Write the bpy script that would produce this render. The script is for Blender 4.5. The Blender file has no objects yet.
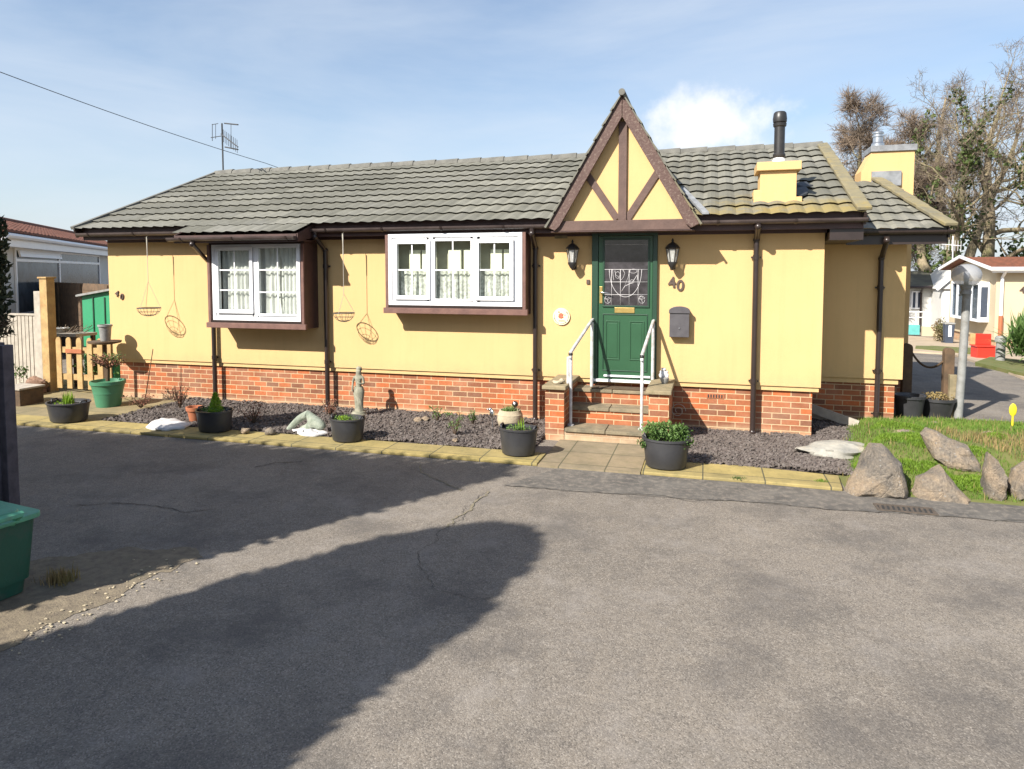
import bpy, math, random
from mathutils import Vector, Matrix, noise
R = random.Random(7)
C = bpy.context.scene.collection
PI = math.pi
V = Vector

# ---------------------------------------------------------------- survey camera (the spot the photo was taken from)
CD, CF, CYAW, CPIT, CCY, CH = 9.3, 687.0, .2751, .0606, 313.42, 2.118
_s, _c, _sp, _cp = math.sin(CYAW), math.cos(CYAW), math.sin(CPIT), math.cos(CPIT)
def _ray(px, py):
    r = (px-512)/CF; u = (CCY-py)/CF
    d0 = _cp+u*_sp; z = -_sp+u*_cp
    return V((r*_c-d0*_s, r*_s+d0*_c, z))
def AY(px, py, y):
    v = _ray(px, py); return v*((y+CD)/v.y)+V((0, -CD, CH))
def AZ(px, py, z=0):
    v = _ray(px, py); return v*((z-CH)/v.z)+V((0, -CD, CH))
def AP(px, py, P, n):
    v = _ray(px, py); o = V((0, -CD, CH)); return o+v*((P-o).dot(n)/v.dot(n))

# ---------------------------------------------------------------- mesh builder
class MB:
    def __init__(s): s.v = []; s.f = []
    def add(s, vs, fs):
        b = len(s.v); s.v += [V(p) for p in vs]; s.f += [tuple(i+b for i in f) for f in fs]; return s
    def box(s, x0, x1, y0, y1, z0, z1):
        if x0 > x1: x0, x1 = x1, x0
        if y0 > y1: y0, y1 = y1, y0
        if z0 > z1: z0, z1 = z1, z0
        return s.add([(x0,y0,z0),(x1,y0,z0),(x1,y1,z0),(x0,y1,z0),(x0,y0,z1),(x1,y0,z1),(x1,y1,z1),(x0,y1,z1)],
              [(0,3,2,1),(4,5,6,7),(0,1,5,4),(1,2,6,5),(2,3,7,6),(3,0,4,7)])
    def bar(s, a, b, w, h, up=(0,0,1)):
        a, b = V(a), V(b); d = (b-a).normalized(); up = V(up)
        if abs(d.dot(up)) > .98: up = V((0,1,0))
        r = d.cross(up).normalized()*w/2; u = r.cross(d).normalized()*h/2
        vs = [a-r-u, a+r-u, a+r+u, a-r+u, b-r-u, b+r-u, b+r+u, b-r+u]
        return s.add(vs, [(0,1,2,3),(7,6,5,4),(0,4,5,1),(1,5,6,2),(2,6,7,3),(3,7,4,0)])
    def prism(s, pts, d):          # polygon pts (3D, planar) extruded by vector d
        n = len(pts); d = V(d); P = [V(p) for p in pts]
        fs = [tuple(range(n)), tuple(range(2*n-1, n-1, -1))]+[(i, i+n, (i+1) % n+n, (i+1) % n) for i in range(n)]
        return s.add(P+[p+d for p in P], fs)
    def tube(s, pts, r, n=8, cap=True):
        pts = [V(p) for p in pts]; m = len(pts)
        rs = r if isinstance(r, (list, tuple)) else [r]*m
        ref = V((0,0,1)); vs = []; fs = []; pu = None
        for i, p in enumerate(pts):
            t = (pts[min(i+1,m-1)]-pts[max(i-1,0)])
            t = t.normalized() if t.length > 1e-9 else V((0,0,1))
            if pu is None:
                a = t.cross(ref if abs(t.z) < .9 else V((1,0,0))).normalized()
            else:
                a = (pu-t*pu.dot(t)); a = a.normalized() if a.length > 1e-6 else t.orthogonal().normalized()
            pu = a; b = t.cross(a)
            for k in range(n):
                q = 2*PI*k/n; vs.append(p+(a*math.cos(q)+b*math.sin(q))*rs[i])
        for i in range(m-1):
            for k in range(n):
                k2 = (k+1) % n; fs.append((i*n+k, i*n+k2, (i+1)*n+k2, (i+1)*n+k))
        if cap: fs += [tuple(range(n-1, -1, -1)), tuple(range((m-1)*n, m*n))]
        return s.add(vs, fs)
    def lathe(s, prof, c=(0,0,0), n=24, sx=1, sy=1, rot=0):
        vs = []; fs = []; m = len(prof); c = V(c); cr, sr = math.cos(rot), math.sin(rot)
        for r, z in prof:
            for k in range(n):
                q = 2*PI*k/n; x = r*sx*math.cos(q); y = r*sy*math.sin(q)
                vs.append(c+V((x*cr-y*sr, x*sr+y*cr, z)))
        for i in range(m-1):
            for k in range(n):
                k2 = (k+1) % n; fs.append((i*n+k, i*n+k2, (i+1)*n+k2, (i+1)*n+k))
        fs += [tuple(range(n-1, -1, -1)), tuple(range((m-1)*n, m*n))]
        return s.add(vs, fs)
    def blob(s, c, r, seed=0, amp=.25, nu=14, nv=9, fr=1.5, flat=0):
        c = V(c); vs = []; fs = []
        for j in range(nv+1):
            th = PI*j/nv
            for i in range(nu):
                ph = 2*PI*i/nu
                d = V((math.sin(th)*math.cos(ph), math.sin(th)*math.sin(ph), math.cos(th)))
                k = 1+amp*noise.noise(d*fr+V((seed*7.3, seed*1.7, 0)))*2+amp*.35*noise.noise(d*fr*3+V((seed, 3, seed)))*2
                if flat: k = round(k/flat)*flat*.6+k*.4
                vs.append(c+V((d.x*r[0]*k, d.y*r[1]*k, d.z*r[2]*k)))
        for j in range(nv):
            for i in range(nu):
                i2 = (i+1) % nu; fs.append((j*nu+i, (j+1)*nu+i, (j+1)*nu+i2, j*nu+i2))
        return s.add(vs, fs)
    def leaf(s, p, size, rng=R, up=0.0, asp=.5):
        d = V((rng.gauss(0,1), rng.gauss(0,1), rng.gauss(0,1)+up)).normalized()
        a = d.orthogonal().normalized(); q = rng.random()*2*PI
        e = (a*math.cos(q)+d.cross(a)*math.sin(q)); p = V(p)
        l = size*rng.uniform(.7,1.3); w = l*asp
        m = d.cross(e)*.15*l
        return s.add([p, p+d*l*.5+e*w*.5+m, p+d*l, p+d*l*.5-e*w*.5+m], [(0,1,2,3)])
    def leaves(s, c, r, n, size, rng=R, hollow=.45, up=0., asp=.5, lump=0):
        c = V(c)
        for _ in range(n):
            while True:
                d = V((rng.uniform(-1,1), rng.uniform(-1,1), rng.uniform(-1,1)))
                if 0.05 < d.length <= 1: break
            rr = (hollow+(1-hollow)*rng.random()); d = d.normalized()*rr
            if lump: d *= 1+lump*noise.noise(d.normalized()*2.3+c*3)*1.6
            s.leaf(c+V((d.x*r[0], d.y*r[1], d.z*r[2])), size, rng, up, asp)
        return s
    def blade(s, p, h, w, lean, az):
        p = V(p); t = V((math.cos(az), math.sin(az), 0)); n = V((-t.y, t.x, 0))*w/2
        m = p+t*lean*.35+V((0,0,h*.6)); e = p+t*lean+V((0,0,h))
        return s.add([p-n, p+n, m+n*.7, m-n*.7, e], [(0,1,2,3),(3,2,4)])
    def build(s, name, m, parent=None, smooth=False, bev=0, loc=None, autos=False):
        me = bpy.data.meshes.new(name)
        o0 = V((0,0,0))
        if parent is not None:
            q = parent
            while q is not None: o0 = o0+q.location; q = q.parent
        elif loc is not None: o0 = V(loc)
        me.from_pydata([tuple(v-o0) for v in s.v], [], s.f); me.update()
        if m is not None: me.materials.append(m)
        if smooth:
            for p in me.polygons: p.use_smooth = True
        o = bpy.data.objects.new(name, me); C.objects.link(o)
        if parent is not None: o.parent = parent
        elif loc is not None: o.location = loc
        if autos: me.set_sharp_from_angle(angle=math.radians(35))
        if bev:
            b = o.modifiers.new('bevel', 'BEVEL'); b.width = bev; b.segments = 2; b.limit_method = 'ANGLE'
        return o
def thing(name, label, cat, loc=(0,0,0), group=None):
    o = bpy.data.objects.new(name, None); C.objects.link(o); o.location = loc; o.empty_display_size = .1
    o['label'] = label; o['category'] = cat
    if group: o['group'] = group
    return o
def tag(o, label, cat, group=None):
    o['label'] = label; o['category'] = cat
    if group: o['group'] = group
    return o
def struct(o): o['kind'] = 'structure'; return o
def dup(o, parent=None):
    c = o.copy(); C.objects.link(c)
    if parent is not None: c.parent = parent
    for ch in o.children: dup(ch, c)
    return c

# ---------------------------------------------------------------- materials
def newmat(name):
    m = bpy.data.materials.new(name); m.use_nodes = True; nt = m.node_tree
    b = nt.nodes['Principled BSDF']; return m, nt, b
def N(nt, t, **kw):
    n = nt.nodes.new(t)
    for k, v in kw.items():
        if k.startswith('i_'):
            key = k[2:].replace('_', ' ')
            n.inputs[key].default_value = v
        else: setattr(n, k, v)
    return n
def L(nt, a, b): nt.links.new(a, b)
def c4(c): return (c[0], c[1], c[2], 1)
def ramp(nt, fac, stops):
    r = nt.nodes.new('ShaderNodeValToRGB'); e = r.color_ramp.elements
    while len(e) > 1: e.remove(e[-1])
    e[0].position = stops[0][0]; e[0].color = c4(stops[0][1])
    for p, c in stops[1:]:
        x = e.new(p); x.color = c4(c)
    L(nt, fac, r.inputs[0]); return r.outputs[0]
def mixc(nt, fac, a, b, mode='MIX'):
    n = nt.nodes.new('ShaderNodeMix'); n.data_type = 'RGBA'; n.blend_type = mode
    for s, v in ((n.inputs[0], fac), (n.inputs[6], a), (n.inputs[7], b)):
        if hasattr(v, 'links'): L(nt, v, s)
        elif isinstance(v, (int, float)): s.default_value = v
        else: s.default_value = c4(v)
    return n.outputs[2]
def nz(nt, vec, scale, detail=4, rough=.6):
    n = nt.nodes.new('ShaderNodeTexNoise'); n.inputs['Scale'].default_value = scale
    n.inputs['Detail'].default_value = detail; n.inputs['Roughness'].default_value = rough
    L(nt, vec, n.inputs['Vector']); return n.outputs['Fac']
def geo(nt): return nt.nodes.new('ShaderNodeNewGeometry').outputs['Position']
def bump(nt, b, h, strength=.3, dist=.01):
    n = nt.nodes.new('ShaderNodeBump'); n.inputs['Strength'].default_value = strength; n.inputs['Distance'].default_value = dist
    L(nt, h, n.inputs['Height']); L(nt, n.outputs[0], b.inputs['Normal'])
def pm(name, c1, c2=None, scale=6, rough=.7, bs=0, bscale=40, metal=0, spec=.5, lo=.35, hi=.65, c3=None, s3=1.5, lo3=.55, hi3=.75, trans=0):
    m, nt, b = newmat(name); b.inputs['Roughness'].default_value = rough; b.inputs['Metallic'].default_value = metal
    b.inputs['Specular IOR Level'].default_value = spec
    if c2 is None: c2 = tuple(x*.82 for x in c1)
    p = geo(nt)
    col = ramp(nt, nz(nt, p, scale), [(lo, c1), (hi, c2)])
    if c3 is not None:
        f = ramp(nt, nz(nt, p, s3, 6, .7), [(lo3, (0,0,0)), (hi3, (1,1,1))]); col = mixc(nt, f, col, c3)
    L(nt, col, b.inputs['Base Color'])
    if bs: bump(nt, b, nz(nt, p, bscale, 6), bs, .01)
    if trans:
        t = nt.nodes.new('ShaderNodeBsdfTranslucent'); L(nt, col, t.inputs[0])
        mx = nt.nodes.new('ShaderNodeMixShader'); mx.inputs[0].default_value = trans
        L(nt, b.outputs[0], mx.inputs[1]); L(nt, t.outputs[0], mx.inputs[2])
        L(nt, mx.outputs[0], nt.nodes['Material Output'].inputs[0])
    return m

def m_brick(name, cols, mortar, wash=.2):
    m, nt, b = newmat(name); p = geo(nt); b.inputs['Roughness'].default_value = .85
    sx = N(nt, 'ShaderNodeSeparateXYZ'); L(nt, p, sx.inputs[0])
    ad = N(nt, 'ShaderNodeMath', operation='ADD'); L(nt, sx.outputs[0], ad.inputs[0]); L(nt, sx.outputs[1], ad.inputs[1])
    cb = N(nt, 'ShaderNodeCombineXYZ'); L(nt, ad.outputs[0], cb.inputs[0]); L(nt, sx.outputs[2], cb.inputs[1])
    def bt(c1, c2):
        t = N(nt, 'ShaderNodeTexBrick'); t.offset = .5
        for k, v in (('Scale', 1), ('Mortar Size', .006), ('Mortar Smooth', .15), ('Brick Width', .225), ('Row Height', .075), ('Bias', 0)):
            t.inputs[k].default_value = v
        t.inputs['Color1'].default_value = c4(c1); t.inputs['Color2'].default_value = c4(c2); t.inputs['Mortar'].default_value = c4(mortar)
        L(nt, cb.outputs[0], t.inputs['Vector']); return t
    t1 = bt((0,0,0), (1,1,1))
    col = ramp(nt, t1.outputs['Color'], [(0, cols[0]), (.35, cols[1]), (.7, cols[2]), (1, cols[3])])
    col = mixc(nt, t1.outputs['Fac'], col, mortar)
    n1 = nz(nt, p, 30, 6, .7); col = mixc(nt, .35, col, ramp(nt, n1, [(.3, (.5,.5,.5)), (.7, (1.3,1.3,1.3))]), 'MULTIPLY')
    w = ramp(nt, nz(nt, p, 2.2, 5, .7), [(.45, (0,0,0)), (.8, (wash,)*3)]); col = mixc(nt, w, col, (.62,.52,.38))
    # pale splash band where rain lifts soil against the lowest courses
    mr = N(nt, 'ShaderNodeMapRange'); L(nt, sx.outputs[2], mr.inputs[0]); mr.inputs[1].default_value = .13; mr.inputs[2].default_value = .03
    nn = N(nt, 'ShaderNodeMath', operation='MULTIPLY'); L(nt, mr.outputs[0], nn.inputs[0]); L(nt, nz(nt, p, 6, 5), nn.inputs[1])
    col = mixc(nt, nn.outputs[0], col, (.55,.42,.26))
    L(nt, col, b.inputs['Base Color'])
    inv = N(nt, 'ShaderNodeMath', operation='SUBTRACT'); inv.inputs[0].default_value = 1; L(nt, t1.outputs['Fac'], inv.inputs[1])
    h = N(nt, 'ShaderNodeMath', operation='MULTIPLY_ADD'); L(nt, n1, h.inputs[0]); h.inputs[1].default_value = .3; L(nt, inv.outputs[0], h.inputs[2])
    bump(nt, b, h.outputs[0], .7, .006)
    return m

def m_yellow():
    m, nt, b = newmat('yellow_render'); p = geo(nt); b.inputs['Roughness'].default_value = .8
    b.inputs['Specular IOR Level'].default_value = .25
    col = ramp(nt, nz(nt, p, 1.1, 5), [(.35, (.60,.405,.188)), (.65, (.57,.382,.175))])
    mp = N(nt, 'ShaderNodeMapping'); mp.inputs['Scale'].default_value = (9, 9, .6); L(nt, p, mp.inputs[0])
    st = ramp(nt, nz(nt, mp.outputs[0], 1, 5, .7), [(.50, (0,0,0)), (.8, (.45,.45,.45))])
    col = mixc(nt, st, col, (.47,.33,.15))
    sx = N(nt, 'ShaderNodeSeparateXYZ'); L(nt, p, sx.inputs[0])
    mr = N(nt, 'ShaderNodeMapRange'); L(nt, sx.outputs[2], mr.inputs[0]); mr.inputs[1].default_value = 1.15; mr.inputs[2].default_value = .65
    nn = N(nt, 'ShaderNodeMath', operation='MULTIPLY'); L(nt, mr.outputs[0], nn.inputs[0]); L(nt, nz(nt, p, 5, 6, .75), nn.inputs[1])
    f = ramp(nt, nn.outputs[0], [(.3, (0,0,0)), (.65, (.35,.35,.35))])
    col = mixc(nt, f, col, (.36,.28,.15))
    L(nt, col, b.inputs['Base Color']); bump(nt, b, nz(nt, p, 120, 6), .6, .006)
    return m

def m_asphalt():
    m, nt, b = newmat('asphalt'); p = geo(nt); b.inputs['Roughness'].default_value = .85; b.inputs['Specular IOR Level'].default_value = .35
    big = nz(nt, p, .55, 7, .62); mid = nz(nt, p, 7, 6, .7)
    col = ramp(nt, big, [(.3, (.150,.129,.105)), (.5, (.188,.161,.130)), (.72, (.235,.202,.163))])
    col = mixc(nt, ramp(nt, mid, [(.35,(.0,.0,.0)),(.75,(.6,.6,.6))]), col, (.105,.096,.088))
    vo = N(nt, 'ShaderNodeTexVoronoi'); vo.inputs['Scale'].default_value = 150; L(nt, p, vo.inputs['Vector'])
    sp = N(nt, 'ShaderNodeSeparateColor'); L(nt, vo.outputs['Color'], sp.inputs[0])
    f = ramp(nt, sp.outputs[0], [(.60, (0,0,0)), (.8, (.45,.45,.45)), (.95, (.6,.6,.6)), (1, (1,1,1))])
    col = mixc(nt, f, col, (.30,.265,.225))
    f2 = ramp(nt, sp.outputs[1], [(.64, (0,0,0)), (.88, (.55,.55,.55))]); col = mixc(nt, f2, col, (.055,.049,.043))
    vb = N(nt, 'ShaderNodeTexVoronoi'); vb.inputs['Scale'].default_value = 46; L(nt, p, vb.inputs['Vector'])
    sb = N(nt, 'ShaderNodeSeparateColor'); L(nt, vb.outputs['Color'], sb.inputs[0])
    f4 = ramp(nt, sb.outputs[0], [(.86, (0,0,0)), (.95, (.28,.28,.28))]); col = mixc(nt, f4, col, (.28,.25,.21))
    sc = ramp(nt, nz(nt, p, 1.7, 8, .75), [(.52, (0,0,0)), (.70, (.5,.5,.5))]); col = mixc(nt, sc, col, (.26,.235,.21)); dk = ramp(nt, nz(nt, p, 1.1, 6, .7), [(.34, (.6,.6,.6)), (.50, (0,0,0))]); col = mixc(nt, dk, col, (.085,.077,.07))
    L(nt, col, b.inputs['Base Color'])
    h = N(nt, 'ShaderNodeMath', operation='MULTIPLY_ADD'); L(nt, vo.outputs['Distance'], h.inputs[0]); h.inputs[1].default_value = -1.2; L(nt, mid, h.inputs[2])
    bump(nt, b, h.outputs[0], .35, .004)
    return m

def m_tile(name='roof_tiles', lich=True):
    m, nt, b = newmat(name); p = geo(nt); b.inputs['Roughness'].default_value = .75; b.inputs['Specular IOR Level'].default_value = .3
    sx = N(nt, 'ShaderNodeSeparateXYZ'); L(nt, p, sx.inputs[0])
    def fl(o, k, off=0):
        a = N(nt, 'ShaderNodeMath', operation='MULTIPLY_ADD'); L(nt, o, a.inputs[0]); a.inputs[1].default_value = k; a.inputs[2].default_value = off
        c = N(nt, 'ShaderNodeMath', operation='FLOOR'); L(nt, a.outputs[0], c.inputs[0]); return c.outputs[0]
    cb = N(nt, 'ShaderNodeCombineXYZ'); L(nt, fl(sx.outputs[0], 1/.9), cb.inputs[0]); L(nt, fl(sx.outputs[1], 10/3.48, .38*10/3.48), cb.inputs[1])
    wn = N(nt, 'ShaderNodeTexWhiteNoise'); L(nt, cb.outputs[0], wn.inputs[0])
    col = ramp(nt, wn.outputs['Value'], [(0, (.130,.126,.100)), (.6, (.165,.160,.130)), (1, (.215,.208,.170))])
    col = mixc(nt, .5, col, ramp(nt, nz(nt, p, 9, 7, .75), [(.3, (.6,.6,.6)), (.7, (1.25,1.25,1.25))]), 'MULTIPLY')
    n2 = nz(nt, p, 1.3, 5, .7)
    col = mixc(nt, ramp(nt, n2, [(.5, (0,0,0)), (.7, (.45,.45,.45))]), col, (.20,.195,.175))
    if lich:
        mr = N(nt, 'ShaderNodeMapRange'); L(nt, sx.outputs[0], mr.inputs[0]); mr.inputs[1].default_value = -1.8; mr.inputs[2].default_value = .2
        mr2 = N(nt, 'ShaderNodeMapRange'); L(nt, sx.outputs[1], mr2.inputs[0]); mr2.inputs[1].default_value = 1.6; mr2.inputs[2].default_value = -.2
        q = N(nt, 'ShaderNodeMath', operation='MULTIPLY'); L(nt, mr.outputs[0], q.inputs[0]); L(nt, mr2.outputs[0], q.inputs[1])
        q2 = N(nt, 'ShaderNodeMath', operation='MULTIPLY'); L(nt, q.outputs[0], q2.inputs[0]); L(nt, nz(nt, p, 2.4, 6, .7), q2.inputs[1])
        col = mixc(nt, ramp(nt, q2.outputs[0], [(.33, (0,0,0)), (.55, (.8,.8,.8))]), col, (.25,.19,.06))
    L(nt, col, b.inputs['Base Color']); bump(nt, b, nz(nt, p, 70, 5), .35, .004)
    return m

def m_glass(name, tint=(.9,.95,.95), refl=.12):
    m = bpy.data.materials.new(name); m.use_nodes = True; nt = m.node_tree; nt.nodes.clear()
    o = nt.nodes.new('ShaderNodeOutputMaterial'); t = nt.nodes.new('ShaderNodeBsdfTransparent'); t.inputs[0].default_value = c4(tint)
    g = nt.nodes.new('ShaderNodeBsdfGlossy'); g.inputs['Roughness'].default_value = .02
    lw = nt.nodes.new('ShaderNodeLayerWeight'); lw.inputs[0].default_value = .5; f = nt.nodes.new('ShaderNodeMath'); f.operation = 'POWER'; f.inputs[1].default_value = 5; L(nt, lw.outputs['Facing'], f.inputs[0])
    a = nt.nodes.new('ShaderNodeMath'); a.operation = 'ADD'; a.inputs[1].default_value = refl+.04; a.use_clamp = True; L(nt, f.outputs[0], a.inputs[0])
    x = nt.nodes.new('ShaderNodeMixShader'); L(nt, a.outputs[0], x.inputs[0]); L(nt, t.outputs[0], x.inputs[1]); L(nt, g.outputs[0], x.inputs[2])
    L(nt, x.outputs[0], o.inputs[0]); return m

def m_frost():
    m, nt, b = newmat('frosted_glass'); b.inputs['Base Color'].default_value = (.62,.62,.58,1); b.inputs['Roughness'].default_value = .15
    t = nt.nodes.new('ShaderNodeBsdfTransparent'); x = nt.nodes.new('ShaderNodeMixShader'); x.inputs[0].default_value = .45
    L(nt, b.outputs[0], x.inputs[1]); L(nt, t.outputs[0], x.inputs[2]); L(nt, x.outputs[0], nt.nodes['Material Output'].inputs[0]); return m

def m_slab(name, base, w, h, alt):
    m, nt, b = newmat(name); p = geo(nt); b.inputs['Roughness'].default_value = .85
    t = N(nt, 'ShaderNodeTexBrick'); t.offset = .0
    for k, v in (('Scale', 1), ('Mortar Size', .008), ('Mortar Smooth', .3), ('Brick Width', w), ('Row Height', h)): t.inputs[k].default_value = v
    t.inputs['Color1'].default_value = c4(base); t.inputs['Color2'].default_value = c4(alt); t.inputs['Mortar'].default_value = (.08,.075,.045,1)
    L(nt, p, t.inputs['Vector'])
    col = mixc(nt, .75, t.outputs['Color'], ramp(nt, nz(nt, p, 2.4, 8, .72), [(.3, (.5,.52,.5)), (.72, (1.3,1.25,1.2))]), 'MULTIPLY')
    col = mixc(nt, ramp(nt, nz(nt, p, 11, 7, .75), [(.5, (0,0,0)), (.75, (.55,.55,.55))]), col, (.12,.115,.05))
    L(nt, col, b.inputs['Base Color']); bump(nt, b, nz(nt, p, 60, 6), .4, .005)
    return m

def m_rock():
    m, nt, b = newmat('grey_boulder'); p = geo(nt); b.inputs['Roughness'].default_value = .9
    col = ramp(nt, nz(nt, p, 2.6, 8, .65), [(.32, (.14,.13,.12)), (.45, (.29,.25,.20)), (.58, (.44,.34,.235))])
    vo = N(nt, 'ShaderNodeTexVoronoi'); vo.inputs['Scale'].default_value = 26; L(nt, p, vo.inputs['Vector'])
    f = ramp(nt, vo.outputs['Distance'], [(.12, (.8,.8,.8)), (.26, (0,0,0))])
    sp = N(nt, 'ShaderNodeSeparateColor'); L(nt, vo.outputs['Color'], sp.inputs[0])
    f2 = N(nt, 'ShaderNodeMath', operation='MULTIPLY'); L(nt, f, f2.inputs[0]); L(nt, ramp(nt, sp.outputs[0], [(.72,(0,0,0)),(.76,(1,1,1))]), f2.inputs[1])
    col = mixc(nt, f2.outputs[0], col, (.42,.41,.38))
    ge = N(nt, 'ShaderNodeNewGeometry'); sn = N(nt, 'ShaderNodeSeparateXYZ'); L(nt, ge.outputs['Normal'], sn.inputs[0])
    col = mixc(nt, .55, col, ramp(nt, nz(nt, p, 34, 8, .8), [(.35, (.35,.36,.38)), (.6, (1.35,1.3,1.25))]), 'MULTIPLY'); L(nt, col, b.inputs['Base Color']); v2 = N(nt, 'ShaderNodeTexVoronoi'); v2.feature = 'DISTANCE_TO_EDGE'; v2.inputs['Scale'].default_value = 7; L(nt, p, v2.inputs['Vector']); ck = ramp(nt, v2.outputs['Distance'], [(0, (.8,.8,.8)), (.05, (1,1,1))]); hh = N(nt, 'ShaderNodeMath', operation='MULTIPLY'); L(nt, nz(nt, p, 13, 10, .8), hh.inputs[0]); L(nt, ck, hh.inputs[1]); bump(nt, b, hh.outputs[0], 1.0, .09)
    return m

M = {}
M['yellow'] = m_yellow()
M['brick'] = m_brick('red_brick', [(.17,.065,.032), (.27,.088,.036), (.35,.11,.04), (.44,.105,.024)], (.50,.35,.20))
M['asphalt'] = m_asphalt(); M['tile'] = m_tile()
M['tile_plain'] = m_tile('roof_tiles_extension', False)
M['capt'] = pm('ridge_tiles', (.22,.185,.10), (.15,.135,.09), 5, .85, .4, 40, c3=(.27,.20,.06), s3=3)
M['ridge'] = pm('ridge_grey', (.15,.145,.125), (.10,.097,.085), 6, .85, .3)
M['white'] = pm('white_upvc', (.80,.80,.80), (.76,.76,.77), 3, .35, spec=.5)
M['brown'] = pm('brown_board', (.075,.036,.03), (.05,.026,.022), 5, .55, .25, 30)
M['brownl'] = pm('faded_brown_board', (.17,.088,.068), (.12,.06,.048), 7, .7, .3, 30)
M['black'] = pm('black_brown_gutter', (.026,.018,.016), (.035,.024,.021), 5, .32)
M['gutter'] = pm('weathered_gutter', (.085,.065,.06), (.05,.036,.033), 5, .38)
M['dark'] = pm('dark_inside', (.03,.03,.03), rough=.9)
M['lead'] = pm('lead_flashing', (.25,.26,.27), (.16,.165,.17), 8, .5, .3)
M['flashb'] = pm('black_flashing', (.025,.027,.03), (.04,.042,.045), 8, .5, .6, 15)
M['steel'] = pm('stainless', (.6,.61,.62), (.45,.46,.47), 10, .3, metal=.9)
M['blackm'] = pm('black_metal', (.022,.021,.021), (.032,.03,.029), 10, .4)
M['brass'] = pm('brass', (.75,.55,.2), (.65,.45,.15), 20, .3, metal=.85)
M['rail'] = pm('white_handrail', (.55,.55,.55), (.36,.34,.32), 14, .4, c3=(.30,.17,.10), s3=11, lo3=.62)
M['door'] = pm('green_door', (.026,.085,.040), (.023,.075,.035), 3, .35)
M['doorf'] = pm('green_frame', (.016,.05,.028), (.014,.044,.025), 3, .4)
M['curtain'] = pm('net_curtain', (.82,.81,.77), (.72,.71,.67), 14, .9, trans=.35)
M['lace'] = pm('lace_curtain', (.80,.80,.74), (.48,.48,.42), 26, .9, lo=.42, hi=.6, trans=.3)
M['room'] = pm('room_dim', (.42,.40,.30), (.36,.34,.25), rough=.9)
M['roomw'] = pm('pale_cream_panel', (.80,.78,.60), (.76,.74,.56), rough=.9)
M['glass'] = m_glass('window_glass', (.97,.99,.98), refl=.0)
M['glassd'] = m_glass('dark_window_glass', (.6,.65,.7), .0)
M['lampg'] = m_frost(); M['lampg'].node_tree.nodes['Mix Shader'].inputs[0].default_value = .42; M['lampg'].node_tree.nodes['Principled BSDF'].inputs['Base Color'].default_value = (.40,.41,.43,1)
M['frost'] = m_frost()
M['slab'] = m_slab('sandstone_edging', (.35,.275,.10), .6, 2.0, (.28,.225,.095))
M['path'] = m_slab('path_slabs', (.26,.205,.13), .5, .5, (.22,.18,.12))
M['pave'] = m_slab('side_paving', (.29,.23,.11), .75, .6, (.23,.19,.11))
M['cope'] = pm('coping_slab', (.28,.225,.135), (.18,.15,.09), 5, .9, .5, 40, c3=(.13,.12,.06), s3=6)
M['soil'] = pm('soil', (.055,.042,.036), (.09,.07,.06), 20, 1, .8, 60)
M['slate'] = pm('slate_chip', (.088,.070,.062), (.160,.138,.122), 23, .8, lo=.4, hi=.7, c3=(.055,.040,.042), s3=9)
M['rock'] = m_rock()
M['palerock'] = pm('pale_slab_rock', (.36,.34,.29), (.22,.215,.195), 5, .9, 1.0, 14, c3=(.40,.33,.22), s3=3)
M['dpane'] = pm('shaded_pane', (.10,.115,.13), (.05,.055,.06), 2.5, .15, spec=.12)
M['moss'] = pm('moss', (.10,.22,.015), (.17,.30,.02), 12, .9, .6, 60)
M['bank'] = pm('bank_turf', (.09,.115,.02), (.14,.13,.045), 3, 1, .7, 30)
M['grass'] = pm('grass_blades', (.10,.19,.02), (.16,.24,.035), 3, .8, trans=.3)
M['dry'] = pm('dry_grass', (.30,.21,.09), (.20,.17,.06), 3, .9, trans=.2)
M['pot'] = pm('black_plastic_pot', (.028,.028,.031), (.045,.045,.048), 4, .42)
M['gpot'] = pm('green_plastic_pot', (.06,.205,.115), (.05,.17,.095), 4, .4)
M['terra'] = pm('terracotta', (.38,.13,.055), (.30,.10,.045), 8, .85)
M['wood'] = pm('yellow_timber', (.44,.30,.125), (.33,.215,.09), 9, .8, .3, 40, c3=(.35,.17,.06), s3=7)
M['woodw'] = pm('bleached_timber', (.42,.375,.31), (.32,.285,.235), 9, .85, .3, 40)
M['fence'] = pm('brown_fence', (.13,.08,.045), (.075,.05,.03), 7, .9, .4, 30)
M['shed'] = pm('green_metal_shed', (.03,.26,.12), (.025,.22,.10), 2, .5)
M['post'] = pm('weathered_post', (.115,.098,.11), (.065,.055,.062), 8, .8, .3, 30)
M['redtile'] = pm('red_roof_tiles', (.19,.07,.04), (.12,.05,.03), 9, .85, .4, 30)
M['cream'] = pm('cream_render', (.52,.43,.29), (.48,.40,.27), 1, .9)
M['whitew'] = pm('white_render', (.60,.59,.55), (.54,.53,.50), 2, .85)
M['barge'] = pm('weathered_barge', (.10,.056,.045), (.075,.04,.032), 6, .7, .6, 40, c3=(.20,.15,.115), s3=30, lo3=.52, hi3=.68)
M['beam'] = pm('brown_beam', (.115,.068,.053), (.085,.05,.04), 7, .7, .4, 40)
M['statue'] = pm('stone_statue', (.30,.285,.215), (.18,.18,.13), 14, .9, .4, 80)
M['bark'] = pm('bark', (.30,.24,.155), (.17,.14,.09), 3, .95, .5, 12, c3=(.13,.14,.04), s3=1.2, lo3=.5)
M['twig'] = pm('twigs', (.23,.17,.12), (.15,.115,.085), .7, .95)
M['twigp'] = pm('grey_twigs', (.16,.125,.095), (.11,.085,.065), .5, .95)
M['ivy'] = pm('ivy', (.05,.085,.015), (.09,.12,.03), 2, .7, trans=.2)
M['leafd'] = pm('dark_conifer', (.025,.035,.015), (.045,.05,.02), 3, .9)
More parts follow.
